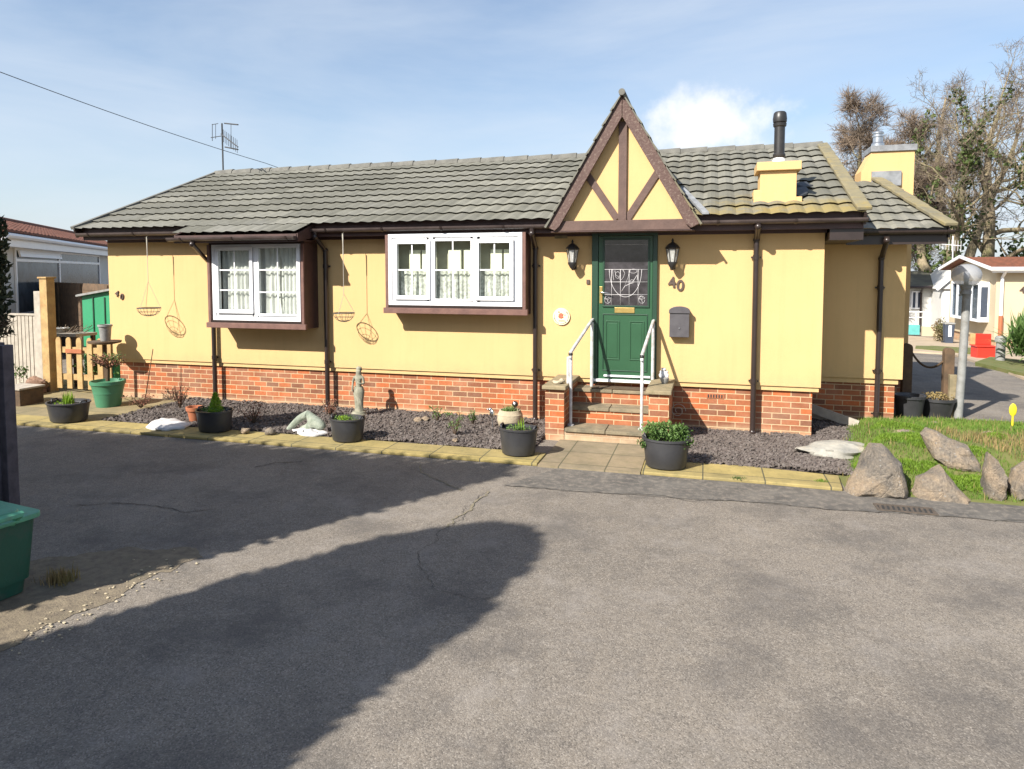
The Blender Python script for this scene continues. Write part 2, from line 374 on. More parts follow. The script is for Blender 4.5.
M['leafm'] = pm('mid_green_leaf', (.09,.17,.03), (.05,.10,.02), 6, .6, trans=.3)
M['leafb'] = pm('bright_green_leaf', (.17,.27,.02), (.11,.20,.015), 8, .7, trans=.3)
M['leafp'] = pm('pale_green_leaf', (.16,.26,.07), (.09,.17,.04), 10, .7, trans=.3)
M['leafr'] = pm('reddish_leaf', (.28,.11,.07), (.16,.08,.045), 10, .8)
M['stem'] = pm('brown_stem', (.09,.055,.03), (.06,.04,.02), 10, .9)
M['red'] = pm('red_plastic', (.62,.03,.015), (.52,.03,.015), 3, .45)
M['galv'] = pm('galvanised_grey', (.27,.27,.26), (.20,.20,.19), 9, .55, c3=(.16,.13,.10), s3=6)
M['blueb'] = pm('blue_grey_bin', (.045,.06,.09), rough=.5)
M['bin'] = pm('green_bin', (.012,.085,.055), (.010,.07,.045), 3, .5, .2, 60, c3=(.05,.075,.06), s3=9, lo3=.5, hi3=.8)
M['binlid'] = pm('mint_bin_lid', (.11,.36,.22), (.08,.28,.17), 6, .5, .2, 50, c3=(.14,.22,.15), s3=12, lo3=.5, hi3=.8)
M['wire'] = pm('wire', (.05,.05,.05), rough=.6)
M['wirel'] = pm('pale_chain', (.45,.42,.35), rough=.6)
M['num'] = pm('number_plate_brown', (.09,.06,.045), rough=.5)
M['letter'] = pm('grey_letterbox', (.085,.08,.085), (.065,.06,.065), 10, .45)
M['marb'] = pm('plaque_cream', (.78,.70,.50), rough=.4)
M['flower'] = pm('plaque_red', (.62,.14,.07), rough=.5)
M['ink'] = pm('plaque_green', (.10,.13,.06), rough=.5)
M['leadw'] = pm('white_lead', (.62,.60,.60), rough=.5)
M['plaster'] = pm('weathered_stone', (.30,.33,.27), (.17,.20,.155), 13, .95, .9, 40, c3=(.38,.39,.34), s3=24)
M['lime'] = pm('lime_leaf', (.27,.42,.03), (.17,.31,.02), 8, .7, trans=.3)
M['sackw'] = pm('white_sack', (.58,.57,.56), (.42,.41,.40), 7, .8, .5, 20)
M['stonepot'] = pm('stone_pot', (.45,.38,.26), (.33,.28,.19), 9, .9, .4, 40)
M['chrome'] = pm('bright_metal', (.7,.7,.7), (.4,.4,.4), 10, .2, metal=1)
M['ylw'] = pm('yellow_marker', (.75,.62,.02), rough=.6)
M['teal'] = pm('teal_panel', (.12,.42,.40), rough=.5)
M['tarc'] = pm('tarmac_strip', (.085,.078,.07), (.14,.127,.11), 3.5, .85, .9, 110, c3=(.22,.19,.155), s3=14, lo3=.48, hi3=.72)
M['crack'] = pm('crack', (.055,.05,.045), (.10,.09,.075), 8, 1)
M['crackl'] = pm('filled_crack', (.24,.20,.14), (.12,.11,.07), 14, 1)
M['verge'] = pm('verge_soil', (.13,.105,.075), (.21,.17,.115), 14, 1, .8, 70, c3=(.09,.08,.05), s3=7)
M['dbrick'] = m_brick('worn_brick', [(.20,.12,.075), (.28,.16,.09), (.30,.19,.11), (.36,.15,.07)], (.34,.26,.17), .7)
M['stepslab'] = pm('step_slab_stone', (.24,.195,.125), (.14,.12,.08), 6, .9, .6, 40, c3=(.085,.08,.05), s3=9)
M['grid'] = pm('rusty_grid', (.10,.075,.055), (.06,.05,.04), 20, .8)
# ================================================================ SETTING
def sheet(name, pts, z, m):
    b = MB(); b.add([(x, y, z) for x, y in pts], [tuple(range(len(pts)))]); return struct(b.build(name, m))
sheet('ground', [(-400,-400),(400,-400),(400,600),(-400,600)], -1.3, M['verge'])
# asphalt as a fine sheet with faint undulation near the camera
def zg(y): return -.054*min(max(y-8, 0), 10)-.02*min(max(y-18, 0), 30)
def AG(px, py):
    p = AZ(px, py)
    for _ in range(30): p = AZ(px, py, (p.z+zg(p.y))/2)
    return p
b = MB(); nx, ny = 90, 90
for j in range(ny+1):
    for i in range(nx+1):
        x = -50+100*i/nx; y = -30+75*j/ny
        b.v.append(V((x, y, zg(y)-(1.4 if i in (0, nx) or j in (0, ny) else 0))))
for j in range(ny):
    for i in range(nx): a = j*(nx+1)+i; b.f.append((a, a+1, a+nx+2, a+nx+1))
struct(b.build('road', M['asphalt']))
# darker, smoother reinstatement strip along the edging
def wob(x, s, a): return a*noise.noise(V((x*1.3, s, 0)))+a*.4*noise.noise(V((x*6, s, 3)))
xs = [-1.9+i*.1 for i in range(52)]
low = [(x, -2.78-.25*max(0, (.2-x))*.22+.05*max(0, x)+wob(x, 1, .05)) for x in xs]
sheet('resurfaced_strip', low+[(3.3,-2.14),(-1.5,-2.14)], .004, M['tarc'])
def ribbon(name, pts, w, m, z, seed):
    b = MB(); rr = random.Random(seed); P = []
    for i in range(len(pts)-1):
        a, c = V((*pts[i], z)), V((*pts[i+1], z))
        for k in range(14):
            t = k/14; p = a.lerp(c, t); d = (c-a).normalized(); n = V((-d.y, d.x, 0))
            P.append((p+n*noise.noise(p*4+V((seed,0,0)))*.07+n*rr.gauss(0,.008), n, w*rr.uniform(.3,1.3)))
    vs = []; fs = []
    for p, n, ww in P: vs += [p-n*ww/2, p+n*ww/2]
    for i in range(len(P)-1): fs.append((2*i, 2*i+1, 2*i+3, 2*i+2))
    b.add(vs, fs); return struct(b.build(name, m))
def gp(*pp): return [tuple(AZ(x, y).xy) for x, y in pp]
ribbon('pavement_crack', [l for l in low[::6]], .010, M['crack'], .009, 1)
ribbon('pavement_crack', gp((486,490),(470,505),(462,520),(440,532),(425,548),(418,565),(440,590),(470,600),(495,598)), .006, M['crack'], .005, 2)
ribbon('filled_pavement_crack', gp((490,492),(472,506),(458,518),(446,528)), .022, M['crackl'], .006, 5)
ribbon('pavement_crack', gp((418,465),(430,477),(445,483),(460,492)), .02, M['crackl'], .005, 3)
ribbon('pavement_crack', gp((255,468),(275,463),(305,462)), .018, M['crack'], .005, 4)
ribbon('pavement_crack', gp((75,505),(140,505),(185,512),(215,510)), .012, M['crack'], .005, 8)
# gravelly verge patch round the green bin, bottom left
vp = gp((-40,570),(40,560),(90,552),(140,548),(185,548),(200,556),(170,572),(130,588),(95,606),(50,628),(10,652),(-60,690))
vq = []
for i in range(len(vp)):
    a_, c_ = V((*vp[i], 0)), V((*vp[(i+1) % len(vp)], 0))
    for k in range(12):
        p = a_.lerp(c_, k/12); p = p+V((noise.noise(p*5), noise.noise(p*5+V((9,0,0))), 0))*.09+V((noise.noise(p*22), noise.noise(p*22+V((9,0,0))), 0))*.03; vq.append((p.x, p.y))
sheet('gravel_verge', vq, .003, M['verge'])
# sandstone edging, paving, path
b = MB(); b.box(-14.5, -1.74, -2.13, -1.68, 0, .035); struct(b.build('edging_paving', M['slab'], bev=.008))
b = MB(); b.prism([(-.62,-2.13,0),(-.1,-2.15,0),(.6,-2.14,0),(1.3,-2.17,0),(1.34,-1.72,0),(.5,-1.62,0),(-.1,-1.62,0),(-.62,-1.66,0)], (0,0,.035)); struct(b.build('edging_paving', M['slab'], bev=.008))
b = MB(); b.box(-14.5, -8.15, -1.68, -.1, 0, .03); b.box(-14.5, -9.5, -.1, 1.2, 0, .03); struct(b.build('side_paving', M['pave']))
b = MB(); b.box(-1.73, -.63, -2.15, -.951, 0, .022); struct(b.build('path', M['path']))
# slate beds
def bed(name, x0, x1, y0, y1):
    b = MB(); n = int((x1-x0)/.12); mm = int((y1-y0)/.12)
    for j in range(mm+1):
        for i in range(n+1):
            x = x0+(x1-x0)*i/n; y = y0+(y1-y0)*j/mm; e = min(1, min(x-x0, x1-x, y-y0, y1-y)/.15+.3)
            b.v.append(V((x, y, .008+e*(.03+.03*noise.noise(V((x*2.2, y*2.2, 1)))))))
    for j in range(mm):
        for i in range(n): a = j*(n+1)+i; b.f.append((a, a+1, a+n+2, a+n+1))
    return struct(b.build(name, M['soil'], smooth=True))
bed('soil_bed', -8.15, -1.95, -1.68, .06); bed('soil_bed', -.40, 2.7, -1.62, .06); bed('soil_bed', 1.33, 3.0, .055, 1.3)
b = MB(); rr = random.Random(3)
for (x0, x1, y0, y1, n) in ((-8.15,-1.95,-1.67,.04,17000), (-.40,1.7,-1.64,.04,8000), (1.4,2.7,-.3,1.15,2200)):
    for _ in range(n):
        x, y = rr.uniform(x0, x1), rr.uniform(y0, y1)
        if noise.noise(V((x*1.7, y*1.7, 9))) > .33 and rr.random() < .5: continue
        s_ = rr.uniform(.010, .026); q = rr.random()*PI; z = .045+.03*noise.noise(V((x*2.2, y*2.2, 1)))+rr.uniform(0,.012)
        u = V((math.cos(q), math.sin(q), rr.gauss(0,.35)))*s_; w = V((-math.sin(q), math.cos(q), rr.gauss(0,.35)))*s_*rr.uniform(.4,.9); p = V((x, y, z)); t = V((0,0,.006))
        b.add([p-u-w*.6, p+u*.4-w, p+u*1.1+w*.3, p-u*.3+w, p-u-w*.6-t*2, p+u*.4-w-t*2, p+u*1.1+w*.3-t*2, p-u*.3+w-t*2], [(0,1,2,3),(0,4,5,1),(1,5,6,2),(2,6,7,3),(3,7,4,0)])
o = b.build('slate_chippings', M['slate']); o['kind'] = 'stuff'; o['label'] = 'purple grey slate chippings spread over the flower beds'; o['category'] = 'slate chippings'

# grassy rockery bank
def bankz(x, y):
    ex = max(0, min(1, (x-1.35-.25*(y+1.9 if y > -1.9 else 0)*.6)/.5)); ef = max(0, min(1, (y+2.22)/1.1)); eb = max(0, min(1, (2.0-y)/2.6))
    sm = lambda t: t*t*(3-2*t)
    return .004+.27*sm(ex)*sm(ef)*sm(eb)+.02*ex*noise.noise(V((x*3, y*3, 4)))*ef*eb
b = MB(); n, mm = 70, 60
for j in range(mm+1):
    for i in range(n+1):
        x = 1.3+4.7*i/n; y = -2.24+4.1*j/mm; z = bankz(x, y)
        b.v.append(V((x, y, z-.012 if (i in (0,) or j in (0, mm)) else z)))
for j in range(mm):
    for i in range(n): a = j*(n+1)+i; b.f.append((a, a+1, a+n+2, a+n+1))
struct(b.build('grass_bank', M['bank'], smooth=True))
def grassy(name, n, m, test, h, w, seed, lab):
    rr = random.Random(seed); b = MB()
    for _ in range(n):
        x, y = rr.uniform(1.35, 5.5), rr.uniform(-2.15, 1.85)
        if not test(x, y, rr): continue
        b.blade((x, y, bankz(x, y)-.005), h*rr.uniform(.5,1.4), w, h*rr.uniform(0,.8), rr.random()*2*PI)
    o = b.build(name, m); o['kind'] = 'stuff'; o['label'] = lab; o['category'] = 'grass'; return o
def left_of(x, y): return x < 2.75+.25*math.sin(y*3)+.15*noise.noise(V((x*3, y*3, 0)))
grassy('rockery_grass', 42000, M['grass'], lambda x, y, r: bankz(x,y) > .010 and (left_of(x, y) or y > -.3 or r.random() < .3), .04, .007, 11, 'bright green grass growing over the rockery bank')
grassy('dry_grass', 24000, M['dry'], lambda x, y, r: (not left_of(x-.1, y) and -1.9 < y < -.45+.3*noise.noise(V((x*2,y*2,0)))) or r.random() < .05, .07, .007, 12, 'tangled straw coloured dry grass on the rockery bank')
mo = MB(); rr = random.Random(21)
for px, py, rad in ((862,462,.15),(900,452,.15),(908,470,.12),(945,480,.12),(930,472,.12),(958,470,.15),(848,486,.06),(907,492,.05),(975,480,.14),(995,450,.12),(858,478,.13),(888,452,.17),(905,440,.2),(915,452,.2),(925,458,.18),(938,476,.16),(952,487,.16),(960,480,.14),(965,494,.11),(975,465,.12),(888,437,.2),(842,480,.07),(850,470,.1),(985,485,.1)):
    p = AZ(px, py, .12)
    for _ in range(int(rad*rad*44000)):
        q = rr.random()*2*PI; r_ = rad*math.sqrt(rr.random()); x, y = p.x+r_*math.cos(q), p.y+r_*math.sin(q)
        if bankz(x, y) < .035 or y < -2.12: continue
        mo.blade((x, y, bankz(x, y)+.035*(1-(r_/rad)**2)), rr.uniform(.012,.03), .009, rr.uniform(-.02,.02), rr.random()*6.3)
o = mo.build('moss_mats', M['leafb']); o['kind'] = 'stuff'; o['label'] = 'vivid green moss mats filling gaps between the boulders'; o['category'] = 'moss'

# boulders: outline in the photo -> lumpy prisms with their own thickness
def boulder(pts, y, th, label, seed, tilt=0, lift=0):
    P = [AY(px, py, y) for px, py in pts]
    c = sum(P, V((0,0,0)))/len(P); b = MB(); K = 40
    # densify outline
    O = []
    for i in range(len(P)):
        a, d = P[i], P[(i+1) % len(P)]
        m_ = max(1, int((d-a).length/.04))
        for k in range(m_): O.append(a.lerp(d, k/m_))
    n = len(O); rings = [(.0,-1.0),(.35,-.97),(.65,-.86),(.86,-.6),(.97,-.25),(1.0,.1),(.95,.5),(.8,.85),(.4,1.0),(0,1.0)]
    vs = []
    for s_, dy in rings:
        for p in O:
            q = c+(p-c)*s_; q = V((q.x, q.y+dy*th*.5+tilt*(q.z-c.z), q.z))
            nn = noise.noise(q*3.1+V((seed*5.1, 0, seed)))*.05+noise.noise(q*8+V((seed, 2, 0)))*.035+noise.noise(q*19+V((seed, 2, 0)))*.014
            dd = (q-c); dd = dd.normalized() if dd.length > 1e-4 else V((0,-1,0)); vs.append(q+dd*nn*(.5+.6*abs(dy))+V((0, -1 if dy < 0 else 1, 0))*abs(nn)*.8)
    fs = []
    for j in range(len(rings)-1):
        for i in range(n):
            i2 = (i+1) % n; fs.append((j*n+i, j*n+i2, (j+1)*n+i2, (j+1)*n+i))
    b.add(vs, fs); o = b.build('boulder', M['rock'], loc=(c.x, c.y, 0)); 
    me = o.data; me.update()
    for p in me.polygons: p.use_smooth = True
    me.set_sharp_from_angle(angle=math.radians(24))
    tag(o, label, 'boulder', 'boulders edging the rockery')
def flatrock(px, py, z, r, label, seed, rot=0, amp=.22, mat='rock'):
    c = AZ(px, py, z); b = MB(); b.blob((0,0,0), r, seed, amp, 26, 16, 1.7, .12)
    b.v = [Matrix.Rotation(rot, 3, 'Z') @ v for v in b.v]
    b.v = [v+c for v in b.v]
    o = b.build('boulder', M[mat], loc=(c.x, c.y, 0), smooth=True, autos=True); tag(o, label, 'boulder', 'boulders edging the rockery')
boulder([(843,493),(856,468),(873,445),(886,448),(902,463),(906,480),(906,499),(880,497)], -2.1, .35, 'large pointed grey boulder at the road edge beside the yellow paving', 1, .25)
boulder([(910,500),(916,478),(935,470),(944,468),(955,482),(970,499),(968,504),(940,504)], -2.08, .3, 'low tan boulder at the kerb in front of the biggest speckled rock', 2, .3)
boulder([(984,500),(984,470),(989,452),(997,458),(1004,475),(1005,498),(998,505)], -2.0, .25, 'narrow upright grey boulder like a fin at the road edge', 3, .1)
boulder([(1007,488),(1014,470),(1030,462),(1050,470),(1058,500),(1030,500),(1010,498)], -1.95, .35, 'pale rounded boulder at the right edge of the photo', 4, .1)
boulder([(923,436),(930,430),(942,434),(952,441),(968,446),(977,462),(978,470),(962,468),(942,465),(930,456)], -1.45, .3, 'speckled pinkish boulder lying high on the bank above the others', 5, .7)
flatrock(838, 450, .08, (.44,.25,.085), 'broad flat pale slab of rock next to the slate bed', 6, .25, .14, 'palerock')
flatrock(902, 437, .22, (.15,.12,.08), 'small mossy rock at the top left of the bank', 7, .3)
flatrock(882, 466, .1, (.2,.16,.1), 'small dark rock wedged behind the pointed boulder', 8, .6)
flatrock(932, 424, .14, (.075,.05,.03), 'small cream stone lying near the foot of the lamp post', 9, .1)
flatrock(988, 434, .25, (.07,.05,.035), 'tiny white stone on the green grass of the bank', 10, .5)

# ================================================================ THE PARK HOME
H = thing('park_home', 'yellow park home with grey tiled roof, brown trimmed windows and a steep timbered porch gable', 'house', (-4.1, 3, 0))
XL, XR, YB = -9.68, 1.41, 6.2
RZ = 4.18
b = MB(); b.prism([(XL,0,.66),(XL,0,2.72),(XL,3.1,4.02),(XL,YB,2.72),(XL,YB,.66)], (XR-XL,0,0)); b.build('wall', M['yellow'], H)
b = MB(); b.box(XL+.03, XR-.02, .02, YB-.02, .60, .656); b.build('base_board', M['yellow'], H)
b = MB(); b.box(XL+.12, XR-.09, .055, YB-.05, -.02, .598); b.build('brick_plinth', M['brick'], H)
b = MB(); b.box(.03, .25, .045, .06, .455, .515); pl = b.build('air_brick', M['terra'], H)
b = MB()
for k in range(6): b.box(.045+k*.034, .06+k*.034, .040, .05, .465, .505)
b.build('vent_slot', M['dark'], pl)
b = MB(); b.box(XL, XR+.2, -.004, .01, 2.60, 2.72); 
b.box(-9.9, 1.79, -.26, -.235, 2.635, 2.852); b.build('fascia', M['brown'], H)
b = MB(); b.box(-9.9, XR+.3, -.233, -.005, 2.64, 2.655); b.build('soffit', M['brown'], H)

def roofsheet(name, e0, e1, r0, r1, rows, m, parent, per=.2, amp=.012, step=.031):
    e0, e1, r0, r1 = map(V, (e0, e1, r0, r1)); n = (e1-e0).cross(r0-e0).normalized()
    if n.z < 0: n = -n
    cols = int((e1-e0).length/.05); b = MB(); lines = []
    for i in range(rows):
        lines.append((i/rows, step)); lines.append(((i+1)/rows+.16/rows, 0.002))
    for li, (v, off) in enumerate(lines):
        for k in range(cols+1):
            u = k/cols; p = e0.lerp(e1, u).lerp(r0.lerp(r1, u), v)
            ph = (p.x/per) % 1
            w = (math.sin(ph*2*PI)+.35*math.sin(ph*4*PI+.6))*amp
            drop = .010*math.sin(ph*2*PI) if off == step else 0
            jit = .004*noise.noise(V((math.floor(p.x/.9)*3.1, li//2*7.7, 0)))
            b.v.append(p+n*(w+off+jit)+(e0-r0).normalized()*drop)
    for li in range(len(lines)-1):
        for k in range(cols): a = li*(cols+1)+k; b.f.append((a, a+1, a+cols+2, a+cols+1))
    # thin underside edge
    o = b.build(name, m, parent); return o
EZ, EY = 2.80, -.36
SL = (RZ-EZ)/(3.1-EY)
roofsheet('roof', (-9.97,EY,EZ), (1.80,EY,EZ), (-9.97,3.1,RZ), (1.80,3.1,RZ), 10, M['tile'], H)
roofsheet('roof', (1.80,6.56,EZ), (-9.97,6.56,EZ), (1.80,3.1,RZ), (-9.97,3.1,RZ), 10, M['tile'], H)
by = EY-.34; bz = EZ-.34*SL
roofsheet('bay_roof', (-7.72,by,bz+.012), (-5.60,by,bz+.012), (-7.72,EY+.05,EZ+.05*SL+.012), (-5.60,EY+.05,EZ+.05*SL+.012), 1, M['tile'], H)
b = MB(); b.prism([(-5.62,by+.02,bz-.12),(-5.62,by+.02,bz),(-5.62,EY+.1,EZ+.02),(-5.62,EY+.1,2.63)], (.02,0,0)); b.prism([(-7.72,by+.02,bz-.12),(-7.72,by+.02,bz),(-7.72,EY+.1,EZ+.02),(-7.72,EY+.1,2.63)], (.02,0,0))
b.box(-7.70, -5.62, by+.01, by+.03, bz-.12, bz-.005); b.box(-7.70,-5.62, by+.03, -.24, bz-.10, bz-.085); b.build('bay_fascia', M['brown'], H)
# ridge + verges
b = MB(); 
for k in range(26):
    x0 = -9.99+k*.4537; b.tube([(x0,3.1,RZ-.02),(x0+.45,3.1,RZ-.012)], [.085,.095], 10)
b.build('ridge_tile', M['ridge'], H, smooth=True, autos=True)
b = MB()
for k in range(9):
    t0, t1 = k/9, (k+1.05)/9
    p0, p1 = V((1.775, EY-.02, EZ+.045)).lerp(V((1.80,3.1,RZ+.03)), t0), V((1.775, EY-.02, EZ+.045)).lerp(V((1.80,3.1,RZ+.03)), t1)
    b.bar(p0+V((0,0,.012)), p1, .165, .05)
b.build('verge_tile', M['capt'], H, bev=.012)
b = MB(); b.bar((-9.99,EY-.02,EZ+.03), (-9.99,3.1,RZ+.02), .07, .05); b.build('verge_tile', M['ridge'], H)
b = MB(); b.bar((-9.975,EY+.02,EZ-.06), (-9.975,3.1,RZ-.07), .03, .14); b.build('bargeboard', M['black'], H); b = MB(); b.bar((1.79,EY+.02,EZ-.06), (1.79,3.1,RZ-.07), .03, .14); b.build('bargeboard', M['black'], H)
# gutters
def gutter(x0, x1, y, z, name='gutter', m=None):
    b = MB(); n = 8; r = .055; vs = []; fs = []
    for x in (x0, x1):
        for k in range(n+1):
            q = PI+PI*k/n; vs.append(V((x, y+r*math.cos(q), z+r*math.sin(q))))
        for k in range(n+1):
            q = 2*PI-PI*k/n; vs.append(V((x, y+(r-.006)*math.cos(q), z+(r-.006)*math.sin(q)+.001)))
    m_ = 2*(n+1)
    for k in range(m_-1): fs.append((k, k+1, m_+k+1, m_+k))
    fs += [(m_-1, 0, m_, 2*m_-1), tuple(range(m_-1,-1,-1)), tuple(range(m_, 2*m_))]
    b.add(vs, fs)
    for xe in (x0, x1): b.prism([(xe-.004, y+(r)*math.cos(PI+PI*k/n), z+r*math.sin(PI+PI*k/n)) for k in range(n+1)], (.008,0,0))
    o = b.build(name, m or M['gutter'], H)
    k = x0+.25
    while k < x1:
        br = MB(); br.prism([(k-.015, y+(r+.008)*math.cos(PI+PI*j/n), z+(r+.008)*math.sin(PI+PI*j/n)) for j in range(n+1)], (.03,0,0)); k += .9; br.build('gutter_bracket', M['black'], o)
    return o
gutter(-9.95, -7.62, -.315, 2.745); gutter(-5.60, -2.0, -.315, 2.745); gutter(-.12, 1.82, -.315, 2.755)
gutter(-7.80, -5.62, by-.01, bz-.04)
def downpipe(pts, parent, shoe=True, bk=(), m=None):
    b = MB(); b.tube(pts, .035, 12)
    for i, p in enumerate(pts[1:-1]): b.blob(p, (.043,.043,.043), 0, 0, 12, 8)
    o = b.build('downpipe', m or M['black'], parent, smooth=True, autos=True)
    for z in bk:
        k = MB(); x, y = pts[-2][0], pts[-2][1]; k.tube([(x,y,z-.03),(x,y,z+.03)], .042, 12); k.box(x-.06, x+.06, y+.02, y+.045, z-.012, z+.012)
        k.build('pipe_clip', M['black'], o, smooth=True, autos=True)
    return o
def outlet(px, py, y=-.315): return AY(px, py, y)
for px, x, yb_ in ((315,-5.53,0), (192,-7.56,1), (532,-2.27,0)):
    q = outlet(px, 236, -.315 if not yb_ else by-.01); z0 = 2.70 if not yb_ else bz-.07
    downpipe([(q.x,q.y,z0),(q.x,q.y,z0-.07),(x,-.065,z0-.26 if not yb_ else z0-.38),(x,-.065,.06),(x,-.10,.03)], H, bk=(2.2,.75))
downpipe([(.605,-.315,2.71),(.605,-.315,2.67),(.605,-.065,2.52),(.605,-.065,.06),(.605,-.10,.03)], H, bk=(2.3,.72))
# soft white hook pipe near bay 1 seen below gutter is the basket hook (built with the basket)

# ---- bay windows
def frame_rect(b, x0, x1, z0, z1, w, y0, y1, wb=None):
    wb = wb or w
    b.box(x0, x1, y0, y1, z0, z0+wb); b.box(x0, x1, y0, y1, z1-w, z1); b.box(x0, x0+w, y0, y1, z0+wb, z1-w); b.box(x1-w, x1, y0, y1, z0+wb, z1-w)
def curtain(b, x0, x1, z0, z1, y, per=.09, amp=.016, seed=0, pinch=None):
    n = int((x1-x0)/.008); m = 8
    base = len(b.v)
    for j in range(m+1):
        z = z0+(z1-z0)*j/m
        for i in range(n+1):
            x = x0+(x1-x0)*i/n; t = 1-j/m
            if pinch: x = x+(pinch-x)*.25*math.sin(PI*t)**2
            w = math.sin((x/per+.6*noise.noise(V((x*5, seed, 0))))*2*PI)*amp*(.5+.5*t)+noise.noise(V((x*14, z*2, seed)))*.012
            b.v.append(V((x, y+w, z+(.012*math.sin(i*.9) if j == 0 else 0))))
    for j in range(m):
        for i in range(n): a = base+j*(n+1)+i; b.f.append((a, a+1, a+n+2, a+n+1))
def bay(x0, x1, z0, z1, y, lights, wf, label, sill):
    W = b = MB(); b.box(x0, x1, y, -.004, z0-.11, z0-.075); b.box(x0, x1, y+.03, -.004, z1, z1+.06); w = b
    b.box(x0, x0+.03, y+.02, -.004, z0-.075, z1); b.box(x1-.03, x1, y+.02, -.004, z0-.075, z1)
    root = b.build('bay_window', M['brown'], H, bev=.004)
    root['label'] = label
    b = MB(); b.box(x0-.03, x1+.03, y-.03, y+.018, z0-.115, z0-.035); b.box(x0+.0, x0+.045, y-.016, y+.02, z0-.035, z1+.0); b.box(x1-.045, x1, y-.016, y+.02, z0-.035, z1); b.build('trim_board', M['brownl'], root, bev=.005)
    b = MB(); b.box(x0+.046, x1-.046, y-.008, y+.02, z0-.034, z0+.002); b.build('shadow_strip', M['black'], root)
    X0, X1 = wf[0], wf[1]
    b = MB(); frame_rect(b, X0, X1, z0+.002, z1, .055, y-.012, y+.045)
    for m_ in wf[2]: b.box(m_-.03, m_+.03, y-.012, y+.045, z0+.057, z1-.055)
    fr = b.build('window_frame', M['white'], root, bev=.004)
    for (a, c, e, f, opening, nh, nv, split) in lights:
        s = MB(); A_, C_, E2, F2 = max(a-.13, X0+.01), min(c+.13, X1-.01), max(e-.13, z0+.012), min(f+.13, z1-.01)
        s.box(A_, C_, y+.004, y+.03, E2, e); s.box(A_, C_, y+.004, y+.03, f, F2); s.box(A_, a, y+.004, y+.03, e, f); s.box(c, C_, y+.004, y+.03, e, f); s.build('sash_infill', M['white'], fr)
        if opening:
            s = MB(); frame_rect(s, a-.055, c+.055, e-.055, f+.055, .055, y-.035, y-.013); s.build('casement', M['white'], fr, bev=.005)
        else:
            s = MB(); frame_rect(s, a-.03, c+.03, e-.03, f+.03, .03, y-.013-.006, y-.012); s.build('glazing_bead', M['white'], fr, bev=.003)
        g = MB(); g.box(a-.02, c+.02, y-.006, y-.001, e-.02, f+.02); g.build('pane', M['glass'], fr)
        s = MB()
        for k in range(1, nv): xx = a+(c-a)*k/nv; s.box(xx-.009, xx+.009, y-.013, y-.0065, e-.01, f+.01)
        for t in split: zz = f+(e-f)*t; s.box(a-.01, c+.01, y-.0145, y-.0068, zz-.009, zz+.009)
        s.build('glazing_bar', M['white'], fr)
    return root, fr
y1 = -.38
z0, z1 = 1.375, 2.53
gl = [AY(219,249,y1).x, AY(250,249,y1).x, AY(259,249,y1).x, AY(296.5,249,y1).x]
r1, f1 = bay(-7.38, -5.70, z0, z1, y1, [(gl[0], gl[1], AY(235,309.6,y1).z, AY(235,250.5,y1).z, True, 3, 2, (.33,.67)), (gl[2], gl[3], AY(280,314,y1).z, AY(280,248,y1).z, False, 3, 2, (.33,.67))],
    (AY(211,280,y1).x+.03, AY(301,280,y1).x-.01, [(gl[1]+gl[2])/2+.01]), 'wider projecting bay on the left with net curtains in two panes', True)
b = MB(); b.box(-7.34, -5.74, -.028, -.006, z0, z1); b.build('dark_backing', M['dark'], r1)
b = MB()
for x0_, x1_, p_ in ((gl[0]+.10, gl[1]-.03, gl[0]+.25), (gl[2]+.06, (gl[2]+gl[3])/2+.03, gl[2]+.1), ((gl[2]+gl[3])/2+.0, gl[3]+.04, gl[3]-.1), (gl[2]-.05, gl[3]+.05, None), (gl[0]-.05, gl[1]+.05, None)):
    curtain(b, x0_, x1_, z0-.02, z1+.02, y1+.065+(.0 if p_ else .035), .085, .018, x0_, p_)
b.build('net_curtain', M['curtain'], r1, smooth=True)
y2 = -.28
z0, z1 = 1.640, 2.655
e = [AY(px, 270, y2).x for px in (398,427,435.5,471,479.5,510)]
r2, f2 = bay(-4.43, -2.35, z0, z1, y2, [(e[0],e[1],AY(412,295.6,y2).z,AY(412,244,y2).z,True,2,2,(.5,)), (e[2],e[3],AY(453,299,y2).z,AY(453,241,y2).z,False,2,2,(.5,)), (e[4],e[5],AY(495,296.5,y2).z,AY(495,243,y2).z,True,2,2,(.5,))],
    (-4.385, -2.40, [(e[1]+e[2])/2, (e[3]+e[4])/2]), 'wide three light bay between two downpipes with half height lace curtains', True)
b = MB(); b.box(-4.38, -2.40, y2+.17, y2+.18, z0, z1); b.build('room_backing', M['room'], r2)
zm = AY(453,271,y2).z
b = MB()
for k in (0,2,4):
    w = e[k+1]-e[k]; 
    for t0, t1 in ((.28,.66),(.72,1.06)): b.box(e[k]+w*t0, e[k]+w*t1, y2+.12, y2+.14, zm-.06, zm+.30)
b.build('cream_panel', M['roomw'], r2)  # cream panels stand in for the pale rectangles behind the upper panes
b = MB()
for k in (0,2,4): curtain(b, e[k]-.04, e[k+1]+.04, z0, zm+.02, y2+.07, .075, .016, k)
b.build('lace_curtain', M['lace'], r2, smooth=True)

